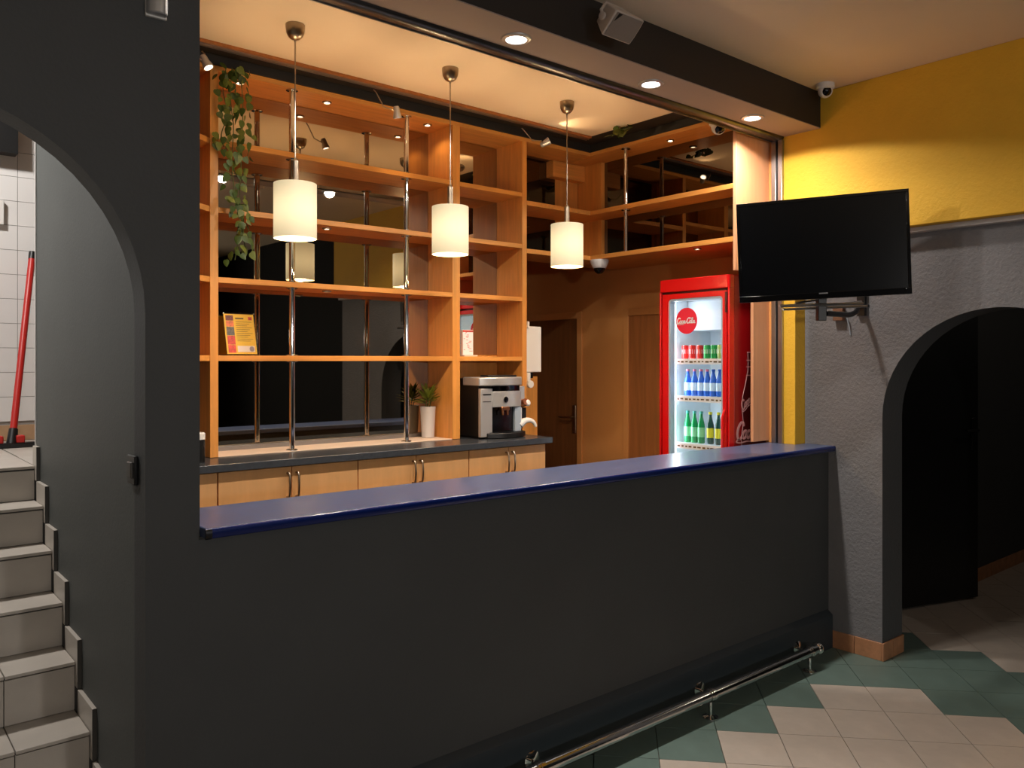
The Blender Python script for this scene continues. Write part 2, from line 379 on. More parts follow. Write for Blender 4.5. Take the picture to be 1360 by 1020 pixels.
# ---------------- staircase on the left
steps = [(2.43, .06), (2.635, .222), (2.837, .388), (3.037, .553), (3.227, .708), (3.409, .8596), (3.567, 1.003), (3.736, 1.140)]
st = thing('staircase', 'tiled staircase climbing behind the dark arch at the left', 'staircase', (0, 3.0, 0))
XR = .635
joints = [XR, .43, .13, -.17, -.47, -.77, -1.07, -1.198]
core = MB()
for k, (y, z) in enumerate(steps):
    y1 = steps[k + 1][0] if k + 1 < len(steps) else 4.97
    core.box(-1.199, .6485, y + .012, y1 + .012, -.01 if z > .1 else -.005, z - .012)
core.box(.6485, 1.299, 4.145, 4.982, .9, 1.128); core.box(.6485, .709, 3.792, 4.145, .9, 1.128)
core.build('stair_core', M['stair_dark'], st)
for k, (y, z) in enumerate(steps):
    zb = steps[k - 1][1] if k else 0
    last = k + 1 == len(steps)
    y1 = steps[k + 1][0] + .012 if not last else None
    for x1, x0 in zip(joints[:-1], joints[1:]):
        if last:
            for n_ in range(4): B(x0 + .0015, x1 - .0015, y + n_ * .315, min(y + n_ * .315 + .312, 4.98), z - .011, z).build('tread_tile', M['stair_tile'], st, bevel=.0015)
        else: B(x0 + .0015, x1 - .0015, y - .006, y1 - .001, z - .011, z).build('tread_tile', M['stair_tile'], st, bevel=.0015)
        B(x0 + .0015, x1 - .0015, y + .004, y + .012, zb + .002, z - .018).build('riser_tile', M['stair_tile'], st)
    if last:
        B(.6365, .709, 3.796, 4.143, z - .011, z).build('tread_tile', M['stair_tile'], st)
        for n_ in range(3): B(.64 + n_ * .22, .857 + n_ * .22, 4.145, 4.98, z - .011, z).build('tread_tile', M['stair_tile'], st)
    ye = (steps[k + 1][0] - .028) if not last else 3.785
    zlo = (steps[k - 1][1] + .08) if k else .0
    B(XR + .0003, .6486, y - .0295, y - .0282, zlo, z + .077).build('shaded_end_trim', M['stair_dark'], st)  # dark trim strip, also standing in for shade on the skirting's near end
    B(XR + .0005, .6485, y - .028, ye - .002, (steps[k - 1][1] + .08) if k else .0, z + .078).build('skirting_tile', M['stair_tile'], st, bevel=.001)

# ---------------- white tiled wall at the top of the stairs
wt = struct(B(-1.2, 1.3, 5.0, 5.1, 1.128, 3.5).build('wall_tiled', M['white_grout']))
tw, th = .2, .1296
tb = bpy.data.meshes.new('white_tile'); tb = B(.0012, tw - .0012, -.006, 0, .0012, th - .0012).mesh('white_tile', M['white_tile'])
z0 = px(23, 203, Y=5.0).z
for i in range(-6, 3):
    for j in range(-12, 5):
        x = px(23, 203, Y=5.0).x + i * tw; z = z0 + j * th
        if z < 1.225 or x < -1.2 or x > 1.1: continue
        ob = bpy.data.objects.new('tile', tb); COL.objects.link(ob); ob.parent = wt; ob.location = (x, 5.0, z)
B(-1.2, 1.3, 4.985, 5.0, 1.14, 1.222).build('skirting', M['tan'], wt, bevel=.002)
xb = px(22.8, 200, Y=4.93).x
struct(B(-1.2, xb, 4.90, 4.992, px(10, 202, Y=4.9).z, 3.45).build('trim_5', M['doorblack']))
hb = thing('wall_box', 'white square box on the white tiled wall beyond the arch', 'box', (.72, 4.99, 2.35))
B(.56, px(5.3, 280, Y=4.97).x, 4.965, 4.994, px(5, 298.5, Y=4.97).z, px(5, 266, Y=4.97).z).build('cover', M['white'], hb, bevel=.003)

# ================================================================== bar counter
bc = thing('bar_counter', 'charcoal bar counter with navy blue top along the opening', 'bar counter', (2.5, YB + .1, 0))
MB().prism([(XL + .0001, YB), (XG - .001, YB), (XG - .001, 2.435), (4.097, 2.435), (4.097, 2.56), (XL + .0001, 2.56)], 'z', 0, 1.071).build('front_panel', M['bar'], bc)
MB().prism([(YB - .0001, 0), (YB - .030, 0), (YB - .030, .178), (YB - .026, .183), (YB - .0001, .203)], 'x', XL + .002, XG - .012).build('plinth', M['plinth'], bc)
MB().prism([(XL + .003, 2.262), (XG - .002, 2.262), (XG - .002, 2.436), (4.096, 2.436), (4.096, 2.601), (XL + .003, 2.601)], 'z', ZT - .028, ZT).build('countertop', M['navy'], bc, bevel=.003)
prof = [(2.262, ZT - .0005), (2.258, ZT - .002), (2.2555, ZT - .006), (2.255, ZT - .014), (2.256, ZT - .026), (2.262, ZT - .030)]
MB().prism(prof, 'x', XL + .003, XG - .002).build('edge_band', M['navy_edge'], bc, sharp=70)
MB().prism([(p[0] - .0012, p[1] - .001) for p in prof], 'x', XL + .002, XL + .02).build('worn_corner', M['darkalu'], bc)

# ---------------- foot rail
fr = thing('foot_rail', 'polished steel foot rail along the bottom of the bar', 'foot rail', (3.0, 2.168, 0))
MB().cyl((.9, 2.168, .098), (3.84, 2.168, .098), .0245, n=24).build('rail_tube', M['steel'], fr)
MB().lathe([(.0, 0), (.022, 0), (.028, .004), (.031, .012), (.031, .026), (.026, .034), (.018, .037), (0, .038)], (3.835, 2.168, .098), 24, Matrix.Rotation(R(90), 4, 'Y')).build('end_cap', M['chrome'], fr, sharp=50)
for x in (1.95, 2.958, 3.778):
    MB().lathe([(.034, 0), (.034, .004), (.012, .009), (.0085, .012), (.0085, .078)], (x, 2.168, 0), 20).build('post', M['chrome'], fr)
    c = MB().lathe([(.0285, 0), (.0285, .034)], (x - .017, 2.168, .098), 20, Matrix.Rotation(R(90), 4, 'Y'))
    c.lathe([(.031, 0), (.031, .008)], (x - .004, 2.168, .098), 20, Matrix.Rotation(R(90), 4, 'Y')).build('clamp', M['chrome'], fr)
    MB().cyl((x, 2.186, .095), (x + .05, YB - .03, .08), .006, n=10).build('wall_arm', M['chrome'], fr)
    MB().lathe([(.036, 0), (.036, .004), (.014, .012), (0, .014)], (x + .05, YB - .0305, .08), 20, Matrix.Rotation(R(90), 4, 'X')).build('wall_rosette', M['chrome'], fr)

# ================================================================== shelf unit behind the bar
su = thing('shelf_unit', 'tall beech shelf unit with smoked mirror backs behind the bar', 'shelf unit', (2.2, YM, ZW))
T = .026
ZS = [2.576, 2.266, 1.946, 1.587]     # tops of the shelves
ZTB = 2.888                           # underside of the top board
def upright(x0, x1, z0=ZW + .001, z1=ZTB):
    return MB().box(x0, x1, YS, YM, z0, z1).build('upright', M['wood_z'], su, bevel=.0015)
upright(1.327, 1.365); upright(2.683, 2.735); upright(3.20, 3.236)
for zt in ZS:
    for (x0, x1) in ((1.365, 2.683), (2.735, 3.20)):
        B(x0, x1, YS + .002, YM - .002, zt - T, zt).build('shelf', M['wood_x'], su, bevel=.0015)
    # angled corner shelf of the left bay
    MB().prism([(1.327, YS + .002), (.86, YS + .002 - .338), (.80, YS - .338), (.80, YM - .002), (1.327, YM - .002)], 'z', zt - T, zt).build('corner_shelf', M['wood_x'], su, bevel=.0015)
MB().prism([(3.80, YS), (.86, YS), (.80, YS - .04), (.80, YM), (3.80, YM)], 'z', ZTB, ZTB + .022).build('top_board', M['wood_x'], su)
MB().box(1.366, 2.682, YM, YM + .006, ZW + .02, ZTB - .002).build('mirror_panel', M['mirror'], su)
MB().box(2.736, 3.199, YM, YM + .006, 1.60, ZTB - .002).build('mirror_panel', M['mirror'], su)
MB().box(2.736, 3.199, YM - .001, YM + .015, ZW + .001, 1.598).build('back_panel', M['wood_z'], su)
MB().box(.80, 1.326, YM - .001, YM + .015, ZW + .001, ZTB - .002).build('back_panel', M['wood_z'], su)
MB().box(1.366, 2.682, 3.712, YM - .003, ZW + .0005, ZW + .004).build('bottom_board', M['cream'], su, bevel=.001)
MB().box(1.366, 2.682, YM - .022, YM - .004, ZW + .004, ZW + .026).build('base_strip', M['alu'], su, bevel=.001)
levels = [ZTB] + ZS + [ZW + .004]
for x in (1.738, 2.398):
    for k in range(5):
        hi = levels[k] - (0 if k == 0 else T); lo = levels[k + 1]
        y = 3.742
        mb = MB().cyl((x, y, lo), (x, y, hi), .0145, n=16)
        mb.lathe([(.029, 0), (.029, .004), (.016, .008)], (x, y, lo), 20); mb.lathe([(.016, -.008), (.029, -.004), (.029, 0)], (x, y, hi), 20)
        mb.build('chrome_post', M['chrome'], su)
# ---------------- corner shelves, on to the right-hand wall, over the passage
cu = thing('corner_shelf_unit', 'beech corner shelves with mirror back above the passage and the fridge', 'shelf unit', (3.78, 3.7, 2.22))
YE = 2.622           # end panel
XM = 3.985
for zt in (2.533, 2.242):
    MB().prism([(3.237, YS), (XS, YS), (XS, YE), (XM - .002, YE), (XM - .002, 3.998), (3.237, 3.998)], 'z', zt - .028, zt).build('shelf', M['wood_y'], cu, bevel=.0015)
MB().prism([(3.81, YS), (XS, YS), (XS, YE), (XM - .002, YE), (XM - .002, 3.998), (3.81, 3.998)], 'z', ZTB, ZTB + .022).build('top_board', M['wood_y'], cu)
B(XM, XM + .006, YE, 3.775, 2.244, ZTB).build('mirror_panel', M['mirror_dark'], cu)
MB().box(XM - .03, XM + .006, 3.777, 3.998, 2.214, ZTB).build('back_panel', M['wood_z'], cu)
MB().box(3.74, XM - .032, 4.0, 4.02, 2.214, ZTB).build('back_panel', M['wood_z'], cu)
MB().box(3.66, XM - .032, 3.93, 4.0, 2.78, ZTB - .002).build('duct_cover', M['wood_x'], cu, bevel=.002)
MB().box(3.237, 3.739, 4.0, 4.006, 2.244, ZTB).build('mirror_panel', M['mirror_dark'], cu)
MB().box(XM - .002, XI - .001, YE, 3.998, 2.214, 2.24).build('deep_board', M['wood_y'], cu)
for zl, zh in ((2.242, 2.505), (2.533, ZTB)):
    x, y = 3.812, 3.43
    mb = MB().cyl((x, y, zl), (x, y, zh), .0125, n=16)
    mb.lathe([(.029, 0), (.029, .004), (.016, .008)], (x, y, zl), 20); mb.lathe([(.016, -.008), (.029, -.004), (.029, 0)], (x, y, zh), 20)
    mb.build('chrome_post', M['chrome'], cu)
MB().prism([(XS - .001, 2.88), (XY - .001, 2.88), (XY - .001, 1.11), (3.945, 1.11), (3.945, 2.056), (XS - .001, 2.056)], 'y', YE - .02, YE - .0005).build('end_panel', M['wood_end_lit'], cu, bevel=.0015)
struct(B(XY, XI, 2.576, YE - .001, 0, ZC).build('wall_return', M['wall_wood']))

# black boxing between shelves and ceiling
hd = struct(MB().prism([(.80, 3.70), (XS - .006, 3.70), (XS - .006, 2.624), (XM, 2.624), (XM, 3.97), (.80, 3.97)], 'z', ZTB + .0225, ZI + .004)
    .prism([(.80, YR + .001), (XR_ + .001, YR + .001), (XR_ + .001, 2.578), (XY - .002, 2.578), (XY - .002, 3.97), (.80, 3.97)], 'z', ZI + .004, ZC + .1).build('trim_6', M['black']))
rl = struct(MB().box(.80, XR_, YR + .004, YR + .040, ZI - .012, ZI + .003).box(.80, XR_, YR + .004, YR + .009, ZI - .018, ZI - .012).box(.80, XR_, YR + .022, YR + .027, ZI - .018, ZI - .012).build('trim_7', M['alu']))
struct(MB().box(.80, XR_, YR - .018, YR + .003, ZI - .010, ZI - .0005).build('trim_8', M['door_wood']))

# ---------------- base cabinets and worktop
wk = thing('back_worktop', 'dark slate worktop on the beech cabinets under the mirrors', 'worktop', (2.0, 3.7, 1.08))
B(.80, 3.215, 3.455, 3.974, ZW - .034, ZW).build('slab', M['worktop'], wk, bevel=.003)
def cabinet(x0, xm, x1, lab, pull=True):
    t = thing('base_cabinet', lab, 'cabinet', ((x0 + x1) / 2, 3.7, 0), group='beech base cabinets under the worktop')
    B(x0 + .001, x1 - .001, 3.505, 3.972, .1, ZW - .036).build('carcass', M['cab'], t)
    B(x0 + .001, x1 - .001, 3.56, 3.972, 0, .1).build('plinth', M['blackplastic'], t)
    for (a_, b_, hx) in ((x0, xm, xm - .022), (xm, x1, xm + .022)) if xm else ((x0, x1, x1 - .03),):
        d = B(a_ + .002, b_ - .002, 3.487, 3.504, .11, ZW - .040).build('door', M['cab'], t, bevel=.0015)
        pts = [(hx, 3.488, 1.053), (hx, 3.468, 1.052), (hx, 3.461, 1.042), (hx, 3.457, 1.00), (hx, 3.461, .955), (hx, 3.468, .945), (hx, 3.488, .944)]
        if pull: MB().tube(pts, .0052, 10).build('handle', M['nickel'], d)
cabinet(.82, None, 1.2785, 'beech base cabinet at the left end, mostly behind the dark wall', False)
cabinet(1.2815, 1.619, 1.9585, 'two-door beech base cabinet under the first chrome post')
cabinet(1.9605, 2.294, 2.6285, 'two-door beech base cabinet below the potted plant')
cabinet(2.6315, 2.908, 3.186, 'narrow two-door beech base cabinet below the coffee machine')
sp = thing('splash_panel', 'beech panel standing at the end of the worktop behind the dispenser', 'panel', (3.4, 3.96, 0))
B(3.238, 3.56, 3.976, 3.99, 0, 1.46).build('board', M['wood_z'], sp, bevel=.001)

# ---------------- doors in the inner right wall
def inner_door(n, y0, y1, m, handle):
    f = bpy.data.objects.new('door_%d' % n, None); COL.objects.link(f); f.location = (XI, y0, 0); f['kind'] = 'structure'
    h = 1.93
    MB().box(XI - .016, XI, y0, y0 + .05, 0, h).box(XI - .016, XI, y1 - .05, y1, 0, h).box(XI - .016, XI, y0 + .05, y1 - .05, h - .05, h).build('frame', M['wall_wood'], f, bevel=.003)
    lf = B(XI - .006, XI - .0005, y0 + .052, y1 - .052, .01, h - .052).build('leaf', m, f)
    if handle:
        hy = y0 + .085; z = 1.135
        MB().box(XI - .014, XI - .006, hy - .02, hy + .02, z - .12, z + .09).build('handle_plate', M['nickel'], lf, bevel=.004)
        MB().tube([(XI - .012, hy, z), (XI - .05, hy, z), (XI - .055, hy + .02, z), (XI - .055, hy + .12, z)], .008, 10).build('handle', M['nickel'], lf)
inner_door(1, 4.325, 5.1, M['door_wood_dark'], True)
inner_door(2, 3.19, 3.912, M['door_wood'], False)

# ---------------- black door ajar beyond the arch
d3 = bpy.data.objects.new('door_3', None); COL.objects.link(d3); d3['kind'] = 'structure'
pa, pb = px(1199, 810, Z=.004), px(1299, 794, Z=.004)
dirv = (pb - pa); dirv.z = 0; dirv.normalize(); hinge = pb - dirv * .80
d3.location = (hinge.x, hinge.y, 0); d3.rotation_euler = (0, 0, math.atan2(dirv.y, dirv.x))
lf = B(0, .80, 0, .04, .012, 2.02).build('leaf', M['doorblack'], d3, bevel=.002, local=True)
B(.735, .765, -.008, 0, .98, 1.19).build('handle_plate', M['blackplastic'], lf, local=True, bevel=.003)
MB().tube([(.75, -.006, 1.11), (.75, -.045, 1.11), (.74, -.05, 1.11), (.63, -.05, 1.11)], .009, 10).build('handle', M['blackplastic'], lf, local=True)

# ================================================================== lamps
def downlight(name, r, m, lab, loc, group, power, col, deg, edge, rec=.014, blend=.12):
    t = thing(name, lab, 'ceiling light', loc, group=group)
    MB().shell([(r * .66, .001), (r * .70, -.007), (r * .95, -.005), (r, .0), (r, .003), (r * .66, .003)], n=28).build('trim_ring', M['silver'] if r > .03 else M['nickel'], t, local=True)
    MB().lathe([(0, -.001), (r * .45, -.004), (r * .65, .0), (r * .65, .002)], n=24).build('bulb', m, t, local=True)
    spot('lamp', (0, 0, -.008), power, col, r * .6, t, deg, blend, edge=edge)
    return t
BL = 'recessed lights in the beam over the bar'
for x, lab in ((.95, 'round white downlight in the beam at its far left end'), (1.25 + .0, None), (2.05, 'round white downlight in the beam, left one of the three in view'),
               (2.85, 'round white downlight in the beam, below the speaker'), (3.649, 'round white downlight in the beam, nearest the yellow wall')):
    if lab is None or x == .95: continue
    downlight('beam_downlight', .0595, M['bulb'], lab, (x, 2.413, 2.817), BL, P_BEAM, NEUT, 160, .3)
downlight('beam_downlight', .0595, M['bulb'], 'round white downlight in the beam, out of view at the left', (1.25, 2.413, 2.817), BL, P_BEAM, NEUT, 160, .3)
SG = 'small warm lights under the beech shelves'
for (x, y, z, lab) in ((1.50, 3.80, ZTB, 'small warm downlight in the top board beside the hanging ivy'), (1.956, 3.80, ZTB, 'small warm downlight in the top board between the chrome posts'),
                       (2.575, 3.80, ZTB, 'small warm downlight in the top board right of the second chrome post'),
                       (1.95, 3.79, ZS[1] - T, 'small warm downlight under the second shelf beside the left pendant'),
                       (1.95, 3.79, ZS[2] - T, 'small warm downlight under the third shelf between the chrome posts'),
                       (3.875, 3.13, ZTB, 'small warm downlight under the right top board above the mirror'),
                       (3.86, 2.92, 2.214, 'small warm downlight under the lowest right shelf above the fridge')):
    downlight('shelf_downlight', .024, M['bulb_warm'], lab, (x, y, z), SG, P_SHELF, WARM, 130, None, blend=.5)

def pendant(loc, lab):
    t = thing('pendant_lamp', lab, 'pendant lamp', loc, group='cream drum pendants over the bar'); t.scale = (.9593,) * 3
    MB().lathe([(.041, 0), (.041, -.012), (.038, -.035), (.03, -.052), (.018, -.062), (.006, -.066), (.004, -.075), (0, -.075)], n=28).build('canopy', M['nickel'], t, local=True, sharp=50)
    MB().cyl((0, 0, -.07), (0, 0, -.585), .0032, n=8).build('cord', M['nickel'], t, local=True)
    MB().lathe([(.0, -.575), (.006, -.575), (.008, -.582), (.0145, -.588), (.0150, -.688), (.0150, -.70), (0, -.70)], n=16).build('lamp_holder', M['nickel'], t, local=True)
    sh = MB().shell([(.091, -.118), (.091, .118), (.0895, .118), (.0895, -.118)], n=40).build('lamp_shade', M['shade'], t, local=True)
    sh.location = (0, 0, -.805)
    MB().tube([(-.0895, 0, -.70), (.0895, 0, -.70)], .002, 6).tube([(0, -.0895, -.70), (0, .0895, -.70)], .002, 6).build('shade_carrier', M['nickel'], t, local=True)
    MB().lathe([(0, -.70), (.014, -.702), (.016, -.73), (.03, -.765), (.034, -.795), (.026, -.823), (0, -.834)], n=16).build('bulb', M['bulb_warm'], t, local=True, sharp=60)
    point('lamp', (0, 0, -.885), P_PENDANT, WARM, .045, t)
    point('lamp', (0, 0, -.72), P_PENDANT * .8, WARM, .035, t)
    return t
pendant((1.479, 3.154, ZI), 'cream drum pendant on a thin cord, nearest the hanging ivy')
pendant((2.265, 3.151, ZI), 'cream drum pendant on a thin cord, middle one of the row')
pendant((3.039, 3.156, ZI), 'cream drum pendant on a thin cord, nearest the fridge')

def track_spot(p_rail, p_head, aim, lab, wire=True):
    p_rail = Vector(p_rail); p_head = Vector(p_head); aim = Vector(aim).normalized()
    t = thing('spot_light', lab, 'spotlight', p_rail, group='small spotlights on the ceiling rail')
    mid = (p_rail + p_head) / 2 + Vector((-.01, 0, -.03))
    c = [p_rail, p_rail + Vector((.012, -.005, -.012)), mid, p_head + Vector((-.03, 0, .008)), p_head]
    MB().tube(c, .0032, 8).build('cable', M['nickel'], t)
    Mx = aim.to_track_quat('Z', 'Y').to_matrix().to_4x4()
    MB().lathe([(0, -.03), (.012, -.03), (.016, -.022), (.017, 0), (.0225, .022), (.0225, .03), (.019, .03), (.016, .012), (0, .012)], p_head, 18, Mx).build('head', M['silver'], t)
    MB().lathe([(0, .013), (.0155, .013), (.017, .024), (0, .026)], p_head, 16, Mx).build('lens', M['bulb_warm'], t)
    s = spot('lamp', p_head + aim * .034 - p_rail, P_TRACK, WARM, .012, t, 70, .6)
    s.rotation_euler = (-aim).to_track_quat('Z', 'Y').to_euler()
ra = px(496, 119, Y=3.58); rb = px(527, 149, Y=3.56)
track_spot(ra, rb, (.25, .15, -.95), 'small spotlight on a thin curved cable, hanging left of the second chrome post')
ra = px(693, 170, Y=3.58); rb = px(724, 190, Y=3.54)
track_spot(ra, rb, (.45, -.5, .35), 'small spotlight on a thin curved cable, turned upward near the right pendant')
ra = px(268, 68, Y=3.58); rb = px(273, 82, Y=3.54)
track_spot(ra, rb, (.3, -.3, -.8), 'small spotlight at the left end of the rail beside the dark wall')

# ================================================================== stair and hall lamps out of view, and fill lamps added behind the viewer
def ceiling_lamp(loc, lab, power, col, r=.16):
    t = thing('ceiling_lamp', lab, 'ceiling lamp', loc)
    MB().lathe([(r, 0), (r, -.02), (r * .97, -.03), (r * .9, -.034)], n=28).build('base', M['white'], t, local=True)
    MB().lathe([(r * .9, -.03), (r * .8, -.055), (r * .5, -.07), (0, -.075)], n=28).build('diffuser', emit('opal_glow', col + (1,), 2), t, local=True, sharp=60)
    spot('lamp', (0, 0, -.09), power, col, r * .7, t, 170, .4)
def fill_lamp(loc, lab):  # unseen fill, added to light the bar front and the dark walls
    t = thing('fill_lamp', lab, 'fill lamp', loc)
    MB().lathe([(.12, 0), (.12, .015), (.11, .02)], n=28, M=Matrix.Rotation(R(-90), 4, 'X')).build('base', M['white'], t, local=True)
    MB().lathe([(.105, .015), (.095, .05), (.06, .075), (0, .085)], n=28, M=Matrix.Rotation(R(-90), 4, 'X')).build('diffuser', emit('opal_glow', (1, .95, .9, 1), 2), t, local=True, sharp=60)
    spot('lamp', (0, .1, 0), P_FILL, (1, .95, .90), .09, t, 170, .4, rot=(R(90), 0, 0))
fill_lamp((-.9, -3.5, 1.9), 'added round opal fill lamp on the wall behind the viewer, left')
fill_lamp((1.5, -3.5, 1.9), 'added round opal fill lamp on the wall behind the viewer, right')
ceiling_lamp((-.15, 3.95, 3.5), 'round opal ceiling lamp above the staircase', P_STAIR, (1, .95, .9))
ceiling_lamp((6.6, .3, ZC), 'round opal ceiling lamp in the hall beyond the right arch', P_HALL, (1, .85, .7))
def fill_uplight(loc, lab):  # unseen warm fill, added to brighten the front ceiling
    t = thing('fill_lamp', lab, 'fill lamp', loc)
    MB().prism([(.1 * math.cos(k * math.pi / 10), -.1 * math.sin(k * math.pi / 10)) for k in range(11)], 'z', -.1, 0).build('bowl', M['white'], t, local=True)
    spot('lamp', (0, -.06, .03), P_FILL_UP, (1, .66, .36), .05, t, 165, .3, rot=(R(180), 0, 0))
fill_uplight((3.4, -3.5, 2.1), 'added half-round fill uplight on the far wall behind the viewer, right')
fill_uplight((1.2, -3.5, 2.1), 'added half-round fill uplight on the far wall behind the viewer, left')
#PART2
# ================================================================== lettering in a flowing hand
def spline(P, n=7):
    P = [Vector(p) for p in P]; out = []
    for i in range(len(P) - 1):
        p0 = P[max(i - 1, 0)]; p1 = P[i]; p2 = P[i + 1]; p3 = P[min(i + 2, len(P) - 1)]
        for k in range(n):
            t = k / n
            out.append(.5 * ((2 * p1) + (p2 - p0) * t + (2 * p0 - 5 * p1 + 4 * p2 - p3) * t * t + (3 * p1 - p0 - 3 * p2 + p3) * t ** 3))
    out.append(P[-1]); return out
def cursive():
    C = [(1.02, 1.2), (.92, 1.52), (.6, 1.58), (.22, 1.2), (.05, .6), (.2, .1), (.55, .0), (.95, .35)]
    def o(x): return [(x + .3 * math.cos(a) + .08 * math.sin(a), .4 + .38 * math.sin(a)) for a in [k * math.pi / 5 + .9 for k in range(11)]]
    def c(x): return [(x + .5, .62), (x + .35, .76), (x + .1, .55), (x + .08, .18), (x + .3, .0), (x + .62, .3)]
    def a_(x): return [(x + .58, .62), (x + .35, .77), (x + .08, .45), (x + .15, .05), (x + .42, .15), (x + .6, .74), (x + .56, .2), (x + .7, .0), (x + .92, .25)]
    def l(x): return [(x, .25), (x + .4, 1.1), (x + .42, 1.5), (x + .25, 1.45), (x + .15, .7), (x + .2, .08), (x + .38, .0), (x + .55, .25)]
    S = [(C, .1), (o(1.3), .09), (c(1.66), .085), (a_(2.26), .085), ([(3.12, .48), (3.42, .55)], .08)]
    S += [([(x + 3.5, y) for x, y in C], .1), (o(4.78), .09), (l(5.05), .085), (a_(5.62), .085)]
    S += [([(.55, .0), (.1, -.12), (.05, -.3), (.8, -.38), (1.7, -.28), (2.6, -.36)], .06), ([(4.4, 1.15), (4.8, 1.5), (5.3, 1.3), (5.7, 1.5)], .07)]
    return S
def script_text(name, m, parent, org, rt, up, sc, thick=.0008):
    mb = MB(); org = Vector(org); rt = Vector(rt); up = Vector(up)
    for pts, wd in cursive():
        pts3 = [org + (rt * (p[0] + .12 * p[1]) + up * p[1]) * sc for p in spline([(x, y, 0) for x, y in pts])]
        nrm = rt.cross(up)
        vs = []; n = len(pts3)
        for i, p in enumerate(pts3):
            t = (pts3[min(i + 1, n - 1)] - pts3[max(i - 1, 0)]).normalized(); sd = nrm.cross(t).normalized()
            w_ = wd * 1.35 * sc * (.75 + .5 * abs(t.dot(up)))
            vs += [p + sd * w_ + nrm * thick, p - sd * w_ + nrm * thick, p + sd * w_, p - sd * w_]
        fs = []
        for i in range(n - 1):
            a, b = 4 * i, 4 * i + 4; fs += [(a, a + 1, b + 1, b), (a, b, b + 2, a + 2), (a + 1, a + 3, b + 3, b + 1)]
        mb.add(vs, fs)
    return mb.build(name, m, parent)

# ================================================================== drinks fridge
FX, FY0, FY1, FZ = 3.797, 2.66, 3.154, 2.042
DY0, DY1, DZ0, DZ1 = 2.678, 3.128, .34, 1.953
fg = thing('drinks_fridge', 'tall red drinks fridge with a lit glass door', 'fridge', (4.05, 2.9, 0))
bx = MB().box(FX + .05, 4.305, FY0, FY0 + .03, .08, FZ).box(FX + .05, 4.305, FY1 - .03, FY1, .08, FZ).box(4.27, 4.305, FY0 + .03, FY1 - .03, .08, FZ)
bx.box(FX + .05, 4.27, FY0 + .03, FY1 - .03, 1.935, FZ).box(FX + .05, 4.27, FY0 + .03, FY1 - .03, .08, .33)
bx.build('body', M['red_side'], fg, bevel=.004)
MB().prism([(FX + .002, FY0 + .012), (FX + .012, FY0), (FX + .05, FY0), (FX + .05, FY1), (FX + .012, FY1), (FX + .002, FY1 - .012)], 'z', 1.967, FZ - .002).build('header_panel', M['red'], fg, bevel=.003)
MB().box(FX + .02, FX + .05, FY0 + .004, DY0, .08, 1.967).box(FX + .02, FX + .05, DY1, FY1 - .004, .08, 1.967).box(FX + .02, FX + .05, DY0, DY1, 1.953, 1.967).build('door_gap', M['reddark'], fg)
MB().box(FX + .004, FX + .05, FY1 - .014, FY1, .08, 1.967).box(FX + .004, FX + .05, FY0, FY0 + .012, .08, 1.967).build('side_rail', M['red'], fg, bevel=.003)
# door: rim with a rounded window
def rrect(y0, y1, z0, z1, r, n=6):
    P = []
    for cy, cz, a0 in ((y1 - r, z1 - r, 0), (y0 + r, z1 - r, 90), (y0 + r, z0 + r, 180), (y1 - r, z0 + r, 270)):
        for k in range(n + 1): P.append((cy + r * math.cos(R(a0 + 90 * k / n)), cz + r * math.sin(R(a0 + 90 * k / n))))
    return P
def frame(out, inn, x0, x1):
    n = len(out); vs = [(x0, *p) for p in out] + [(x0, *p) for p in inn] + [(x1, *p) for p in out] + [(x1, *p) for p in inn]; fs = []
    for i in range(n):
        j = (i + 1) % n; fs += [(i, j, n + j, n + i), (2 * n + i, 3 * n + i, 3 * n + j, 2 * n + j), (i, 2 * n + i, 2 * n + j, j), (n + i, n + j, 3 * n + j, 3 * n + i)]
    return MB().add(vs, fs)
dr = frame(rrect(DY0, DY1, DZ0, DZ1, .006), rrect(2.702, 3.082, .40, 1.924, .022), FX, FX + .045).build('door', M['red'], fg, bevel=.002, sharp=50)
frame(rrect(2.702, 3.082, .40, 1.924, .022), rrect(2.712, 3.070, .412, 1.912, .016), FX + .003, FX + .045).build('gasket', M['gasket'], dr, sharp=50)
B(FX + .012, FX + .016, 2.705, 3.079, .404, 1.92).build('glass_pane', M['glass'], dr)
MB().tube([(FX - .002, DY0 + .008, .8), (FX - .03, DY0 + .006, .84), (FX - .03, DY0 + .006, 1.25), (FX - .002, DY0 + .008, 1.29)], .007, 10).build('handle', M['red'], dr)
MB().box(FX - .003, FX + .02, DY0 - .006, DY0 + .008, 1.83, 1.945).build('hinge_cover', M['reddark'], fg, bevel=.003)
MB().box(FX + .03, FX + .07, FY1, FY1 + .012, 1.90, 1.985).build('hinge_cover', M['blackplastic'], fg, bevel=.003)
MB().prism([(2.957 + .076 * math.cos(k * math.pi / 20), 1.794 + .076 * math.sin(k * math.pi / 20)) for k in range(40)], 'x', FX + .0105, FX + .0118).build('round_sticker', M['sticker'], dr)
script_text('sticker_lettering', M['print_white'], dr, (FX + .0102, 2.957 + .069, 1.780), (0, -1, 0), (0, 0, 1), .0200)
ln = MB().box(4.255, 4.27, FY0 + .031, FY1 - .031, .331, 1.934).box(FX + .052, 4.255, FY0 + .0305, FY0 + .036, .331, 1.934).box(FX + .052, 4.255, FY1 - .036, FY1 - .0305, .331, 1.934)
ln.box(FX + .052, 4.255, FY0 + .036, FY1 - .036, 1.925, 1.934).build('liner', M['liner'], fg)
B(4.02, 4.25, FY0 + .04, FY1 - .04, 1.745, 1.924).build('fan_cover', M['liner'], fg, bevel=.004)
B(3.86, 3.885, FY1 - .058, FY1 - .0365, .40, 1.91).build('led_strip', M['led'], fg)
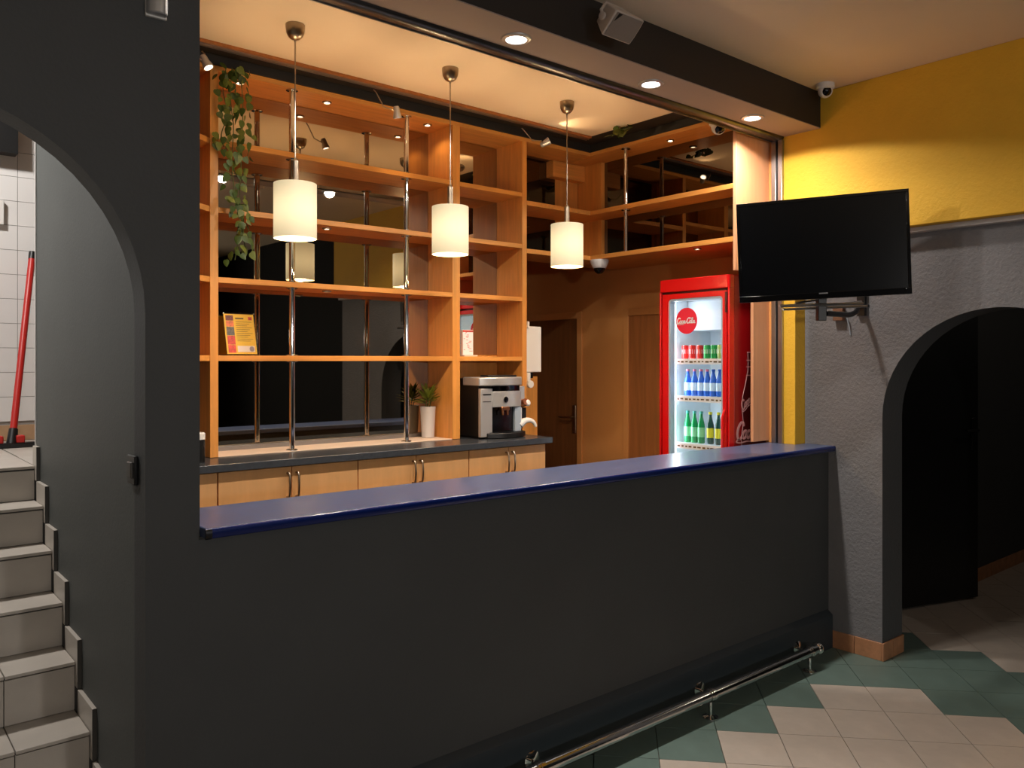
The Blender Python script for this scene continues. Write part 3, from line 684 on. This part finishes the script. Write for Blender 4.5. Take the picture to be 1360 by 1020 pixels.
al = bpy.data.lights.new('fridge_lamp', 'AREA'); al.shape = 'RECTANGLE'; al.size = .03; al.size_y = 1.45; al.energy = 3.2; al.color = (.86, .95, 1)
ao = bpy.data.objects.new('fridge_lamp', al); COL.objects.link(ao); ao.parent = fg
ao.location = Vector((3.885, FY1 - .061, 1.17)) - Vector(fg.location); ao.rotation_euler = Vector((-.15, 1, 0)).to_track_quat('Z', 'Y').to_euler()
RACK = [1.578, 1.358, 1.079, .80, .54]
for z in RACK:
    f = MB().box(3.885, 3.892, FY0 + .04, FY1 - .06, z - .012, z - .004)
    for k in range(22): f.box(3.892, 4.24, FY0 + .042 + k * .0185, FY0 + .0445 + k * .0185, z - .008, z - .004)
    f.build('wire_rack', M['liner'], fg)
    ps = B(3.876, 3.8845, FY0 + .045, FY1 - .062, z - .036, z - .004).build('price_strip', M['print_white'], fg)
    mk = MB(); rnd = random.Random(int(z * 1000)); y = FY1 - .075
    while y > FY0 + .06:
        wd = rnd.uniform(.012, .026); mk.box(3.8752, 3.8762, y - wd, y, z - .026 + rnd.uniform(-.002, .002), z - .017); y -= wd + rnd.uniform(.006, .014)
    mk.build('price_marks', M['ink'], ps)
# print on the side: tall bottle and lettering
def sx(u): D = FW + RT * ((u - 680) / FPX); return FY0 / D.y * D.x
bc0 = 4.03
prof = [(.115, 1.05), (.125, 1.12), (.105, 1.22), (.118, 1.30), (.112, 1.36), (.082, 1.44), (.062, 1.50), (.058, 1.555), (.06, 1.56), (.06, 1.61)]
MB().prism([(bc0 - r, z) for r, z in prof] + [(bc0 + r, z) for r, z in prof[::-1]], 'y', FY0 - .0012, FY0).build('bottle_print', M['print_brown'], fg)
ot = MB()
for z, r in ((1.61, .063), (1.565, .066), (1.528, .066), (1.48, .07)): ot.box(bc0 - r, bc0 + r, FY0 - .002, FY0 - .001, z - .003, z + .003)
for k in range(len(prof) - 1):
    (r0, z0_), (r1, z1_) = prof[k], prof[k + 1]
    ot.tube([(bc0 - r0 + .006, FY0 - .0012, z0_), (bc0 - r1 + .006, FY0 - .0012, z1_)], .0018, 4)
ot.build('bottle_outline', M['print_pale'], fg)
script_text('bottle_lettering', M['print_pale'], fg, (bc0 - .105, FY0 - .0015, 1.285), (.86, 0, .5), (-.5, 0, .86), .0316)
script_text('side_lettering', M['print_pale'], fg, (3.868, FY0 - .0012, 1.125), (1, 0, 0), (0, 0, 1), .0575)
# drinks
def colX(u, X=3.945): return px(u, 500, X=X).y
def can(m, loc, lab):
    t = thing('drink_can', lab, 'can', loc, group='cans on the top rack of the fridge')
    MB().lathe([(.017, 0), (.0205, .005), (.0205, .072), (.018, .079), (.0165, .079)], n=18).build('body', m, t, local=True)
    MB().lathe([(0, .078), (.0168, .0785), (.0175, .081), (.0165, .0815), (0, .0795)], n=18).build('lid', M['alu'], t, local=True)
    MB().lathe([(.0207, .03), (.0207, .055)], n=10).build('label_band', M['print_white'], t, local=True)
ordn = ['first', 'second', 'third', 'fourth', 'fifth', 'sixth']
for k, u in enumerate([910, 919.6, 929.6, 939.2, 948.6, 957.6]):
    key = ['can_red', 'can_red', 'can_red', 'can_green', 'can_green', 'can_pale'][k]
    can(M[key], (3.945, colX(u), RACK[0] - .0035), '%s drink can, %s from the left on the top rack of the fridge' % (['red', 'red', 'red', 'green', 'green', 'pale green'][k], ordn[k]))
def bottle(h, body, label, cap, loc, lab, grp):
    t = thing('drink_bottle', lab, 'bottle', loc, group=grp); r = .0212
    MB().lathe([(r * .8, 0), (r, .006), (r, h * .52), (r * .93, h * .6), (r * .55, h * .78), (r * .42, h * .86), (r * .42, h * .93), (0, h * .93)], n=18).build('body', body, t, local=True, sharp=60)
    MB().shell([(r * 1.02, h * .2), (r * 1.02, h * .5), (r * 1.005, h * .5), (r * 1.005, h * .2)], n=18).build('label', label, t, local=True)
    MB().lathe([(r * .5, h * .92), (r * .52, h), (0, h)], n=14).build('cap', cap, t, local=True)
for k, u in enumerate([913.7, 922.5, 931.3, 939.4, 947.4, 956]):
    bottle(.158, M['b_blue'], M['b_white'], M['cap_pink' if k < 4 else 'b_blue'], (3.945, colX(u), RACK[1] - .0035), 'blue water bottle, %s from the left on the middle rack of the fridge' % ordn[k], 'blue bottles on the middle rack')
for k, u in enumerate([913.5, 922.5, 931.5, 943.5, 954.5]):
    d_ = k > 2
    bottle(.188, M['b_dark' if d_ else 'b_green'], M['b_yellow' if d_ else 'b_mint'], M['b_yellow' if d_ else 'cap_teal'], (3.945, colX(u), RACK[2] - .0035),
           '%s soda bottle, %s from the left on the lowest visible fridge rack' % (['green pale-labelled', 'dark yellow-labelled'][d_], ordn[k]), 'soda bottles on the lowest visible rack')

# ================================================================== television and its bracket
tv = thing('television', 'black flat television hanging on the swivel bracket before the yellow wall', 'television', (3.703, 2.063, 2.113))
tv.rotation_euler = (R(2), R(-1.9), math.atan2(-.6735, .4035))
W, H = .785, .495
B(-W / 2, W / 2, 0, .032, -H / 2, H / 2).build('housing', M['blackplastic'], tv, local=True, bevel=.004)
MB().prism([(-W / 2 + .05, -H / 2 + .05), (W / 2 - .05, -H / 2 + .05), (W / 2 - .08, H / 2 - .06), (-W / 2 + .08, H / 2 - .06)], 'y', .032, .06).build('back_cover', M['blackplastic'], tv, local=True, bevel=.008)
b_ = MB().box(-W / 2, W / 2, -.008, .001, H / 2 - .014, H / 2).box(-W / 2, -W / 2 + .014, -.008, .001, -H / 2 + .03, H / 2 - .014).box(W / 2 - .014, W / 2, -.008, .001, -H / 2 + .03, H / 2 - .014)
b_.box(-W / 2, W / 2, -.009, .001, -H / 2, -H / 2 + .03)
b_.build('bezel', M['blackgloss'], tv, local=True, bevel=.0015)
B(-W / 2 + .0145, W / 2 - .0145, -.004, .001, -H / 2 + .0305, H / 2 - .0145).build('screen', M['screen'], tv, local=True)
B(-.018, .022, -.0098, -.009, -H / 2 + .0225, -H / 2 + .0285).build('maker_mark', M['alu'], tv, local=True)
B(W / 2 - .026, W / 2 - .023, -.0098, -.009, -H / 2 + .024, -H / 2 + .027).build('power_light', M['alu'], tv, local=True)

def at(u, v, d): return px(u, v, d=d)
br = thing('tv_bracket', 'black swivel wall bracket with grey tray bars under the television', 'bracket', (4.15, 2.12, 1.85))
p0 = at(1090.5, 426, 4.03); p1 = Vector((p0.x, p0.y, 2.12))
MB().box(-.02, .02, -.02, .02, 0, p1.z - p0.z, Matrix.Translation(p0) @ Matrix.Rotation(R(-40), 4, 'Z')).build('swivel_post', M['blackplastic'], br, bevel=.002)
MB().box(-.025, .025, .0, .02, -.06, .06, Matrix.Translation((3.762, 2.100, 2.11)) @ Matrix.Rotation(math.atan2(-.6735, .4035), 4, 'Z')).build('mounting_plate', M['blackplastic'], br, bevel=.002)
wp = Vector((XG, 2.108, 1.862))
MB().box(XG - .022, XG - .001, wp.y - .025, wp.y + .02, 1.80, 1.93).build('wall_plate', M['blackplastic'], br, bevel=.002)
q0 = at(1097, 416.5, 4.03); q1 = at(1128, 418, 4.2); q2 = at(1137, 414, 4.24); q3 = at(1140, 406, 4.28)
MB().tube(spline([q0, (q0 + q1) / 2, q1, q2, q3, Vector((XG - .02, wp.y, q3.z + .01))], 5), .011, 8, flat=1.3).build('swivel_arm', M['darkalu'], br)
for (ua, va, ub, vb, d0, rr) in ((1036, 406.5, 1146, 403.5, 3.98, .0075), (1040, 411, 1153, 406.6, 4.06, .0065), (1056, 403.5, 1083, 398.5, 4.0, .006), (1112, 404.5, 1144, 401, 4.12, .0065)):
    MB().tube([at(ua, va, d0), at((ua + ub) / 2, (va + vb) / 2 - .4, d0 + .02), at(ub, vb, d0 + .05)], rr, 8, flat=1.0).build('tray_bar', M['alu'], br)
MB().lathe([(0, -.008), (.008, -.006), (.009, 0), (.006, .007), (0, .008)], at(1153, 406.3, 4.11), 12).build('end_knob', M['darkalu'], br)
sb = thing('socket_box', 'small brown socket box on the grey wall behind the bracket', 'socket', (XG, 2.22, 1.82))
y_ = px(1116, 416, X=XG).y
B(XG - .03, XG - .0005, y_ - .028, y_ + .028, px(1116, 426, X=XG).z, px(1116, 407, X=XG).z).build('cover', M['brownbox'], sb, bevel=.003)
cd = MB().tube(spline([(XG - .012, y_ - .028, 1.82), (XG - .02, y_ - .045, 1.80), (XG - .012, y_ - .055, 1.75), (XG - .006, y_ - .06, 1.70)]), .0028, 6).build('cable', M['gasket'], sb)

# ================================================================== speaker on the beam
sk = thing('speaker', 'small beige loudspeaker tilted down on the front of the dark beam', 'speaker', at(828, 37, 3.16))
sk.rotation_euler = (R(48), 0, 0)        # local -y is the grille side
fw_, fh_ = .08, .054
def loft(name, m, A, Bq, y0, y1, par, bev):
    vs = [(x, y0, z) for x, z in A] + [(x, y1, z) for x, z in Bq]; n = len(A)
    return MB().add(vs, [tuple(range(n)), tuple(range(n, 2 * n))[::-1]] + [(i, (i + 1) % n, n + (i + 1) % n, n + i) for i in range(n)]).build(name, m, par, local=True, bevel=bev)
RA = [(-fw_, -fh_), (fw_, -fh_), (fw_ + .003, -.02), (fw_ + .003, .02), (fw_, fh_), (-fw_, fh_)]
loft('cabinet', M['speaker'], RA, [(x * .8, z * .72) for x, z in RA], 0, .085, sk, .006)
loft('grille', M['grille'], [(x * .9, z * .88) for x, z in RA], [(x * .9, z * .88) for x, z in RA], -.003, .002, sk, .001)
MB().add([(-.062, -.0042, .046), (-.042, -.0042, .046), (-.066, -.0042, .012), (-.062, -.0032, .046), (-.042, -.0032, .046), (-.066, -.0032, .012)], [(0, 1, 2), (3, 5, 4), (0, 3, 4, 1), (1, 4, 5, 2), (2, 5, 3, 0)]).build('badge', M['blackplastic'], sk, local=True)
MB().tube([(-fw_ - .001, .045, 0), (-fw_ - .004, .07, .012), (-.05, .105, .03), (.05, .105, .03), (fw_ + .004, .07, .012), (fw_ + .001, .045, 0)], .007, 8).build('bracket', M['speaker'], sk, local=True)
MB().lathe([(.015, 0), (.015, .01), (0, .012)], (-fw_ - .002, .045, 0), 14, Matrix.Rotation(R(-90), 4, 'Y')).build('knob', M['speaker'], sk, local=True)

# ================================================================== dome cameras
def dome(loc, r, look, lab, h=0):
    t = thing('security_camera', lab, 'camera', loc)
    MB().lathe([(r, 0), (r, -.02 - h), (r * .9, -.026 - h), (r * .82, -.03 - h)], n=28).build('base', M['white'], t, local=True)
    Mx = Vector(look).normalized().to_track_quat('Z', 'Y').to_matrix().to_4x4()
    c = (0, 0, -.036 - h)
    MB().lathe([(r * .8 * math.sin(a), -r * .8 * math.cos(a)) for a in [k * math.pi * .76 / 12 for k in range(13)]], c, 24, Mx).build('ball', M['white'], t, local=True, sharp=60)
    MB().lathe([(0, r * .62), (r * .5, r * .6), (r * .54, r * .54), (r * .5, r * .5)], c, 24, Mx).build('lens_window', M['blackgloss'], t, local=True, sharp=60)
    MB().lathe([(0, r * .66), (r * .14, r * .65), (r * .16, r * .6)], c, 16, Mx).build('lens', M['screen'], t, local=True)
dome((3.998, 2.205, ZC), .046, (-.62, -.7, -.35), 'white dome camera on the ceiling at the end of the beam')
dome((3.716, 2.67, ZI + .0035), .05, (-.5, -.62, -.62), 'white dome camera hanging at the right shelves behind the beam', h=.085)
t = thing('security_camera', 'white dome camera with black half-globe under the lowest corner shelf', 'camera', (3.815, 3.66, 2.2135))
MB().lathe([(.06, 0), (.06, -.012), (.053, -.03), (.044, -.05), (.038, -.054)], n=28).build('base', M['white'], t, local=True, sharp=50)
MB().lathe([(.037, -.05), (.036, -.062), (.028, -.078), (.014, -.088), (0, -.09)], n=24).build('dome', M['blackgloss'], t, local=True, sharp=60)

# ================================================================== things on the left wall
sd = thing('wall_device', 'pale grey box with a curved front high on the dark wall at the left', 'box', (.675, YB, 2.6))
MB().prism([(.648, YB - .0005), (.648, YB - .022), (.654, YB - .034), (.672, YB - .042), (.69, YB - .040), (.6985, YB - .028), (.70, YB - .0005)], 'z', 2.488, 2.72).build('cover', M['silver'], sd, bevel=.004, sharp=50)
B(.647, .7015, YB - .012, YB - .0004, 2.484, 2.724).build('back_plate', M['white'], sd, bevel=.002)
sw = thing('light_switch', 'dark light switch on the stair wall just inside the arch', 'switch', (.649, 2.395, 1.26))
B(.638, .6485, 2.358, 2.428, 1.222, 1.302).build('plate', M['blackplastic'], sw, bevel=.003)
B(.632, .640, 2.372, 2.414, 1.240, 1.284).build('rocker', M['stair_dark'], sw, bevel=.003)

# ================================================================== squeegee on the landing
p0 = px(15.5, 592, Z=1.15); p1 = px(43, 338, Y=4.965)
sq = thing('floor_squeegee', 'red-handled floor squeegee leaning on the white tiles at the stair top', 'squeegee', (p0.x, p0.y, 1.14))
dd = (p1 - p0).normalized()
MB().cyl(p0 + dd * .06, p1, .0165, n=14).build('pole', M['redpole'], sq)
MB().cyl(p1 - dd * .03, p1 + dd * .012, .0178, n=14).build('pole_cap', M['blackplastic'], sq)
MB().cyl(p0, p0 + dd * .085, .026, .02, n=14).build('clamp', M['blackplastic'], sq)
MB().box(p0.x - .28, p0.x + .10, p0.y - .03, p0.y + .03, 1.147, 1.165).build('blade_holder', M['darkalu'], sq, bevel=.003)
MB().box(p0.x - .28, p0.x + .115, p0.y - .034, p0.y - .026, 1.141, 1.16).build('rubber_blade', M['blackplastic'], sq)
for dx in (-.055, .035): MB().box(p0.x + dx - .018, p0.x + dx + .018, p0.y - .028, p0.y + .02, 1.163, 1.20).build('joint', M['redpole'], sq, bevel=.005)

# ================================================================== plants
def leaf_mesh(name, m, L=1.0, Wd=.85):
    half = [(0, 0), (.18, -.06), (.42, .05), (.5, .28), (.36, .6), (.14, .86), (0, 1.0)]
    vs = []; top = []
    for x, y in half: vs.append((x * Wd, y * L, .10 * abs(x) - .12 * y * y))
    for x, y in half[1:-1]: vs.append((-x * Wd, y * L, .10 * abs(x) - .12 * y * y))
    n = len(half); vs.append((0, .35, -.05)); c = len(vs) - 1
    ring = list(range(n)) + list(range(n, len(vs) - 1))[::-1]
    fs = [(ring[i], ring[(i + 1) % len(ring)], c) for i in range(len(ring))]
    me = MB().add(vs, fs); return me.mesh(name, m, 80)
iv = thing('hanging_ivy', 'trailing green ivy hanging from the top of the shelf unit', 'plant', (1.43, 3.655, 2.9))
rn = random.Random(5)
lm = [leaf_mesh('ivy_leaf', M['leaf']), leaf_mesh('ivy_leaf', mat('ivy_leaf_pale', srgb(98, 106, 34), .5, var=.3, vscale=7))]
uv_st = [[(308, 90), (306, 130), (310, 170), (308, 215), (312, 260), (318, 300), (312, 345)],
         [(318, 92), (322, 130), (322, 175), (320, 220), (318, 262), (322, 300), (326, 335)],
         [(300, 92), (296, 120), (302, 150), (294, 178), (297, 195)]]
for sx_, S in enumerate(uv_st):
    pts = spline([px(u, v, Y=3.655 + .012 * (sx_ - 1)) for u, v in S], 6)
    MB().tube(pts, .0022, 5).build('stem', M['stem'], iv)
    step = 1 if sx_ < 2 else 2
    for i in range(0, len(pts), step):
        for side in (-1, 1):
            if rn.random() < .12: continue
            z = rn.uniform(.028, .046); ob = bpy.data.objects.new('leaf', lm[rn.random() < (.2 + .5 * i / len(pts))]); COL.objects.link(ob); ob.parent = iv
            off = Vector((side * rn.uniform(.006, .045), rn.uniform(-.03, .012), rn.uniform(-.01, .015)))
            ob.location = pts[i] + off - iv.location; ob.scale = (z, z, z)
            ob.rotation_euler = (R(rn.uniform(-120, -60)), R(rn.uniform(-35, 35)), R(rn.uniform(-50, 50) + side * 25))
            # leaves hang: their tips point down, their faces towards the room
nleaf = len(iv.children)
sg = thing('leaf_sprig', 'small dusty sprig of leaves stuck at the black ceiling edge on the right', 'plant', px(823, 176, X=3.6))
c0 = px(812, 181, X=3.6); c1 = px(838, 169, X=3.6)
MB().tube([c0, (c0 + c1) / 2 + Vector((0, 0, .01)), c1], .003, 6).build('stem', M['stem'], sg)
for k in range(9):
    ob = bpy.data.objects.new('leaf', lm[k % 2]); COL.objects.link(ob); ob.parent = sg; z = rn.uniform(.045, .07); ob.scale = (z, z, z)
    ob.location = c0.lerp(c1, k / 8) + Vector((0, 0, rn.uniform(-.012, .014))) - sg.location; ob.rotation_euler = (R(rn.uniform(-40, 60)), R(rn.uniform(-60, 60)), R(rn.uniform(0, 360)))
pp = thing('potted_plant', 'small spiky yellow-green plant in a tall pale pot on the worktop', 'plant', (2.625, 3.87, ZW + .0048))
MB().lathe([(.034, 0), (.036, .002), (.044, .172), (.044, .176), (.040, .176), (.039, .165), (0, .163)], n=28).build('pot', M['pot'], pp, local=True)
lf_ = MB(); lv = [(0, 0, 0), (.13, .3, .03), (.11, .7, -.03), (0, 1, -.12), (-.11, .7, -.03), (-.13, .3, .03)]
lmesh = MB().add(lv, [(0, 1, 2, 3), (0, 3, 4, 5)]).mesh('succulent_leaf', M['succ'], 80)
for k in range(54):
    a = k * 2.4; el = R(12 + 70 * ((k * 37) % 54) / 54); z = rn.uniform(.045, .075)
    ob = bpy.data.objects.new('leaf', lmesh); COL.objects.link(ob); ob.parent = pp; ob.scale = (z * 1.1, z * 1.3, z * 1.2)
    base = Vector((.012 * math.cos(a), .012 * math.sin(a), .175 + .045 * math.sin(el) + rn.uniform(0, .025)))
    ob.location = base; dirv = Vector((math.cos(a) * math.cos(el), math.sin(a) * math.cos(el), math.sin(el)))
    tip = base.x + dirv.x * z * 1.3
    if tip > .052: ob.scale = tuple(q * max(.3, (.052 - base.x) / (tip - base.x)) for q in ob.scale)
    ob.rotation_euler = dirv.to_track_quat('Y', 'Z').to_euler()
for k in range(6):
    a = k * 1.05; MB().tube([(.008 * math.cos(a), .008 * math.sin(a), .16), (.022 * math.cos(a), .022 * math.sin(a), .225)], .0025, 5).build('stalk', M['stem'], pp, local=True)

# ================================================================== coffee machine
cm = thing('coffee_machine', 'black and silver coffee machine on the worktop in the shelf niche', 'coffee machine', (2.95, 3.75, ZW))
def zz(v): return EYE - (v - HOR) * .00428
x0, x1, yf = 2.805, 3.10, 3.60
MB().prism([(yf + .03, ZW + .012), (yf + .03, zz(514)), (yf + .05, zz(503)), (3.92, zz(503)), (3.93, zz(510)), (3.93, ZW + .012)], 'x', x0, x1).build('body', M['blackplastic'], cm, bevel=.004)
B(x0 + .01, x1 - .01, yf + .04, 3.92, ZW + .0005, ZW + .012).build('foot_plate', M['blackplastic'], cm)
def bowed(xa, xb, y, bow, n=12):
    P = [(xa + (xb - xa) * k / n, y - bow * (1 - (2 * k / n - 1) ** 2)) for k in range(n + 1)]; return P
P = bowed(x0 - .012, x1 + .012, yf + .01, .035)
MB().prism(P + [(x1 + .008, yf + .17), (x0 - .008, yf + .17)], 'z', zz(512.5), zz(501)).build('lid', M['silver'], cm, bevel=.006, sharp=50)
MB().prism([(x0 + .06, yf + .02), (x1 - .02, yf + .02), (x1 - .05, yf + .13), (x0 + .09, yf + .13)], 'z', zz(501), zz(498.5)).build('bean_hatch', M['blackplastic'], cm, bevel=.003)
MB().prism(bowed(x0 + .09, x1 - .005, yf + .014, .012) + [(x1 - .005, yf + .04), (x0 + .09, yf + .04)], 'z', zz(520), zz(512.5)).build('display', M['blackgloss'], cm, sharp=50)
B(x0 - .002, x0 + .082, yf + .006, yf + .03, zz(580), zz(516)).build('side_column', M['silver'], cm, bevel=.003)
MB().prism(bowed(x0 + .0825, x1 + .002, yf + .006, .016) + [(x1 + .002, yf + .03), (x0 + .0825, yf + .03)], 'z', zz(541), zz(520)).build('front_panel', M['silver'], cm, bevel=.002, sharp=50)
B(x1 - .045, x1 + .002, yf + .006, yf + .03, zz(575), zz(541.3)).build('water_window', M['gasket'], cm, bevel=.003)
B(x0 + .083, x1 - .046, yf + .022, yf + .0295, zz(574), zz(541.3)).build('cup_recess', M['blackgloss'], cm)
bgc = Vector((x0 + .165, yf - .011, zz(531)))
MB().lathe([(.016, 0), (.016, .004), (.012, .006), (0, .006)], bgc, 22, Matrix.Rotation(R(90), 4, 'X')).build('round_badge', M['blackgloss'], cm)
MB().lathe([(.0175, 0), (.0175, .003), (.0155, .003), (.0155, 0)], bgc, 22, Matrix.Rotation(R(90), 4, 'X')).build('badge_ring', M['chrome'], cm)
MB().box(x0 + .012, x0 + .07, yf + .004, yf + .007, zz(524.5), zz(523)).box(x0 + .012, x0 + .07, yf + .004, yf + .007, zz(533.5), zz(532.8)).build('panel_line', M['darkalu'], cm)
so = MB()
for dx in (-.018, .018): so.cyl((x0 + .165 + dx, yf - .004, zz(540.5)), (x0 + .165 + dx, yf - .006, zz(552)), .0085, .006, 12)
so.box(x0 + .135, x0 + .195, yf - .012, yf + .02, zz(545.5), zz(541)).build('spout', M['copper'], cm, bevel=.002)
MB().prism(bowed(x0 + .04, x1 + .03, yf + .0, .055) + [(x1 + .03, yf + .03), (x0 + .04, yf + .03)], 'z', zz(582), zz(575)).build('drip_tray', M['blackplastic'], cm, bevel=.004, sharp=50)
MB().prism(bowed(x0 + .06, x1 + .012, yf + .0, .04) + [(x1 + .012, yf + .02), (x0 + .06, yf + .02)], 'z', zz(575), zz(574.3)).build('drip_grid', M['darkalu'], cm, sharp=50)
mf = B(x1 + .004, x1 + .05, yf + .03, yf + .09, zz(535), zz(514)).build('frother_body', M['silver'], cm, bevel=.004)
MB().lathe([(0, -.03), (.02, -.03), (.024, 0), (.02, .03), (0, .03)], (x1 + .035, yf + .03, zz(537.5)), 16, Matrix.Rotation(R(70), 4, 'X')).build('steam_knob', M['copper'], cm)
MB().lathe([(.018, 0), (.02, .012), (.012, .02), (0, .02)], (x1 + .052, yf + .015, zz(537.5)), 16, Matrix.Rotation(R(80), 4, 'X')).build('knob_cap', M['white'], cm)
B(x1 + .02, x1 + .055, yf + .02, yf + .05, zz(558), zz(543.5)).build('steam_tube', M['blackplastic'], cm, bevel=.004)
B(x1 + .004, x1 + .02, yf + .02, yf + .04, zz(572), zz(543.5)).build('steam_column', M['white'], cm, bevel=.003)
pt = spline([(x1 + .005, yf + .02, zz(567)), (x1 + .03, yf + .01, zz(562)), (x1 + .06, yf + .0, zz(561)), (x1 + .085, yf - .01, zz(564)), (x1 + .098, yf - .015, zz(570))], 4)
MB().tube(pt, [.022 - .014 * i / (len(pt) - 1) for i in range(len(pt))], 10).build('milk_spout', M['white'], cm, sharp=70)

# ================================================================== dispenser on the end of the shelf unit
dp = thing('paper_dispenser', 'white paper dispenser on the right end of the shelf unit', 'dispenser', (3.24, 3.76, 1.49))
B(3.2365, 3.36, 3.715, 3.80, 1.492, 1.772).build('cover', M['white'], dp, bevel=.006)
B(3.2365, 3.25, 3.70, 3.82, 1.76, 1.80).build('hook', M['white'], dp, bevel=.003)
B(3.2365, 3.258, 3.70, 3.75, 1.435, 1.490).build('clip', M['white'], dp, bevel=.003)
B(3.259, 3.33, 3.76, 3.80, 1.455, 1.491).build('paper_slot', M['blackplastic'], dp)
MB().lathe([(.0, -.01), (.022, -.01), (.024, 0), (.022, .01), (0, .01)], (3.262, 3.71, 1.42), 18, Matrix.Rotation(R(90), 4, 'X')).build('knob', M['white'], dp)

# ================================================================== small things on the shelves
mc = thing('menu_stand', 'yellow printed menu leaning in a clear stand on the bottom shelf', 'menu', (1.514, 3.80, ZS[3] + .002))
mc.rotation_euler = (R(-15), 0, 0)
w2, h2 = .073, .205
B(-w2, w2, 0, .0012, .006, h2).build('sheet', M['yellowpaper'], mc, local=True)
ff = MB().box(-w2 - .003, w2 + .003, -.0035, -.0015, .002, h2 + .006); ff.build('clear_cover', M['glass'], mc, local=True)
MB().box(-w2 - .003, w2 + .003, -.003, .004, .0, .002).box(-w2 - .003, w2 + .003, .002, .004, .002, h2 + .005).build('clear_back', M['glass'], mc, local=True)
for za, zb_, m in ((.172, .198, 'photo1'), (.142, .170, 'photo2'), (.098, .140, 'photo3'), (.052, .096, 'photo4'), (.012, .050, 'photo4')):
    B(-w2 + .008, -w2 + .045, -.0008, 0, za, zb_).build('photo', M[m], mc, local=True)
ink = MB(); B(-.018, .022, -.0008, 0, .180, .187).build('heading', M['ink'], mc, local=True)
for k in range(11):
    z = .165 - k * .0095
    if z > .055: ink.box(-.018, .06 - .012 * ((k * 7) % 3), -.0008, 0, z, z + .0018)
ink.build('text_lines', M['ink'], mc, local=True)
B(.045, .064, -.0008, 0, .176, .192).build('red_mark', M['photo4'], mc, local=True)
B(-.02, .064, -.0007, 0, .016, .046).build('pale_field', M['lilac'], mc, local=True)
MB().prism([(.049 + .012 * math.cos(k * .524), .031 + .013 * math.sin(k * .524)) for k in range(12)], 'y', -.0011, -.0006).build('stamp', M['stamp'], mc, local=True)
for sx_ in (-w2 - .001, w2 + .001):
    MB().lathe([(0, -.002), (.003, -.002), (.003, .006), (0, .006)], (sx_, 0, h2 + .002), 10, Matrix.Rotation(R(90), 4, 'X')).build('corner_pin', M['chrome'], mc, local=True)

bh = thing('leaflet_holder', 'white and red leaflet holder on the bottom shelf above the coffee machine', 'holder', (2.852, 3.80, ZS[3] + .0005))
B(-.042, .055, -.03, .03, 0, .008).build('foot', M['cream'], bh, local=True, bevel=.001)
B(-.04, .036, -.012, .012, .008, .155).build('leaflet_box', M['print_white'], bh, local=True, bevel=.002)
rk = random.Random(2); mk = MB()
for k in range(16): xa = rk.uniform(-.035, .01); mk.box(xa, xa + rk.uniform(.008, .022), -.0128, -.012, .03 + k * .0072, .0325 + k * .0072)
mk.build('red_print', M['photo4'], bh, local=True)
B(-.04, .036, -.0126, -.012, .142, .152).build('red_band', M['photo4'], bh, local=True)

p_ = px(262, 602, Y=3.585)
jr = thing('canister', 'dark canister with a white lid at the left end of the worktop', 'jar', (p_.x, p_.y, ZW + .0005))
MB().lathe([(.03, 0), (.032, .004), (.032, .10), (.028, .104), (0, .104)], n=20).build('body', M['blackplastic'], jr, local=True)
MB().lathe([(.0325, .1005), (.0325, .125), (.028, .13), (0, .13)], n=20).build('lid', M['white'], jr, local=True)
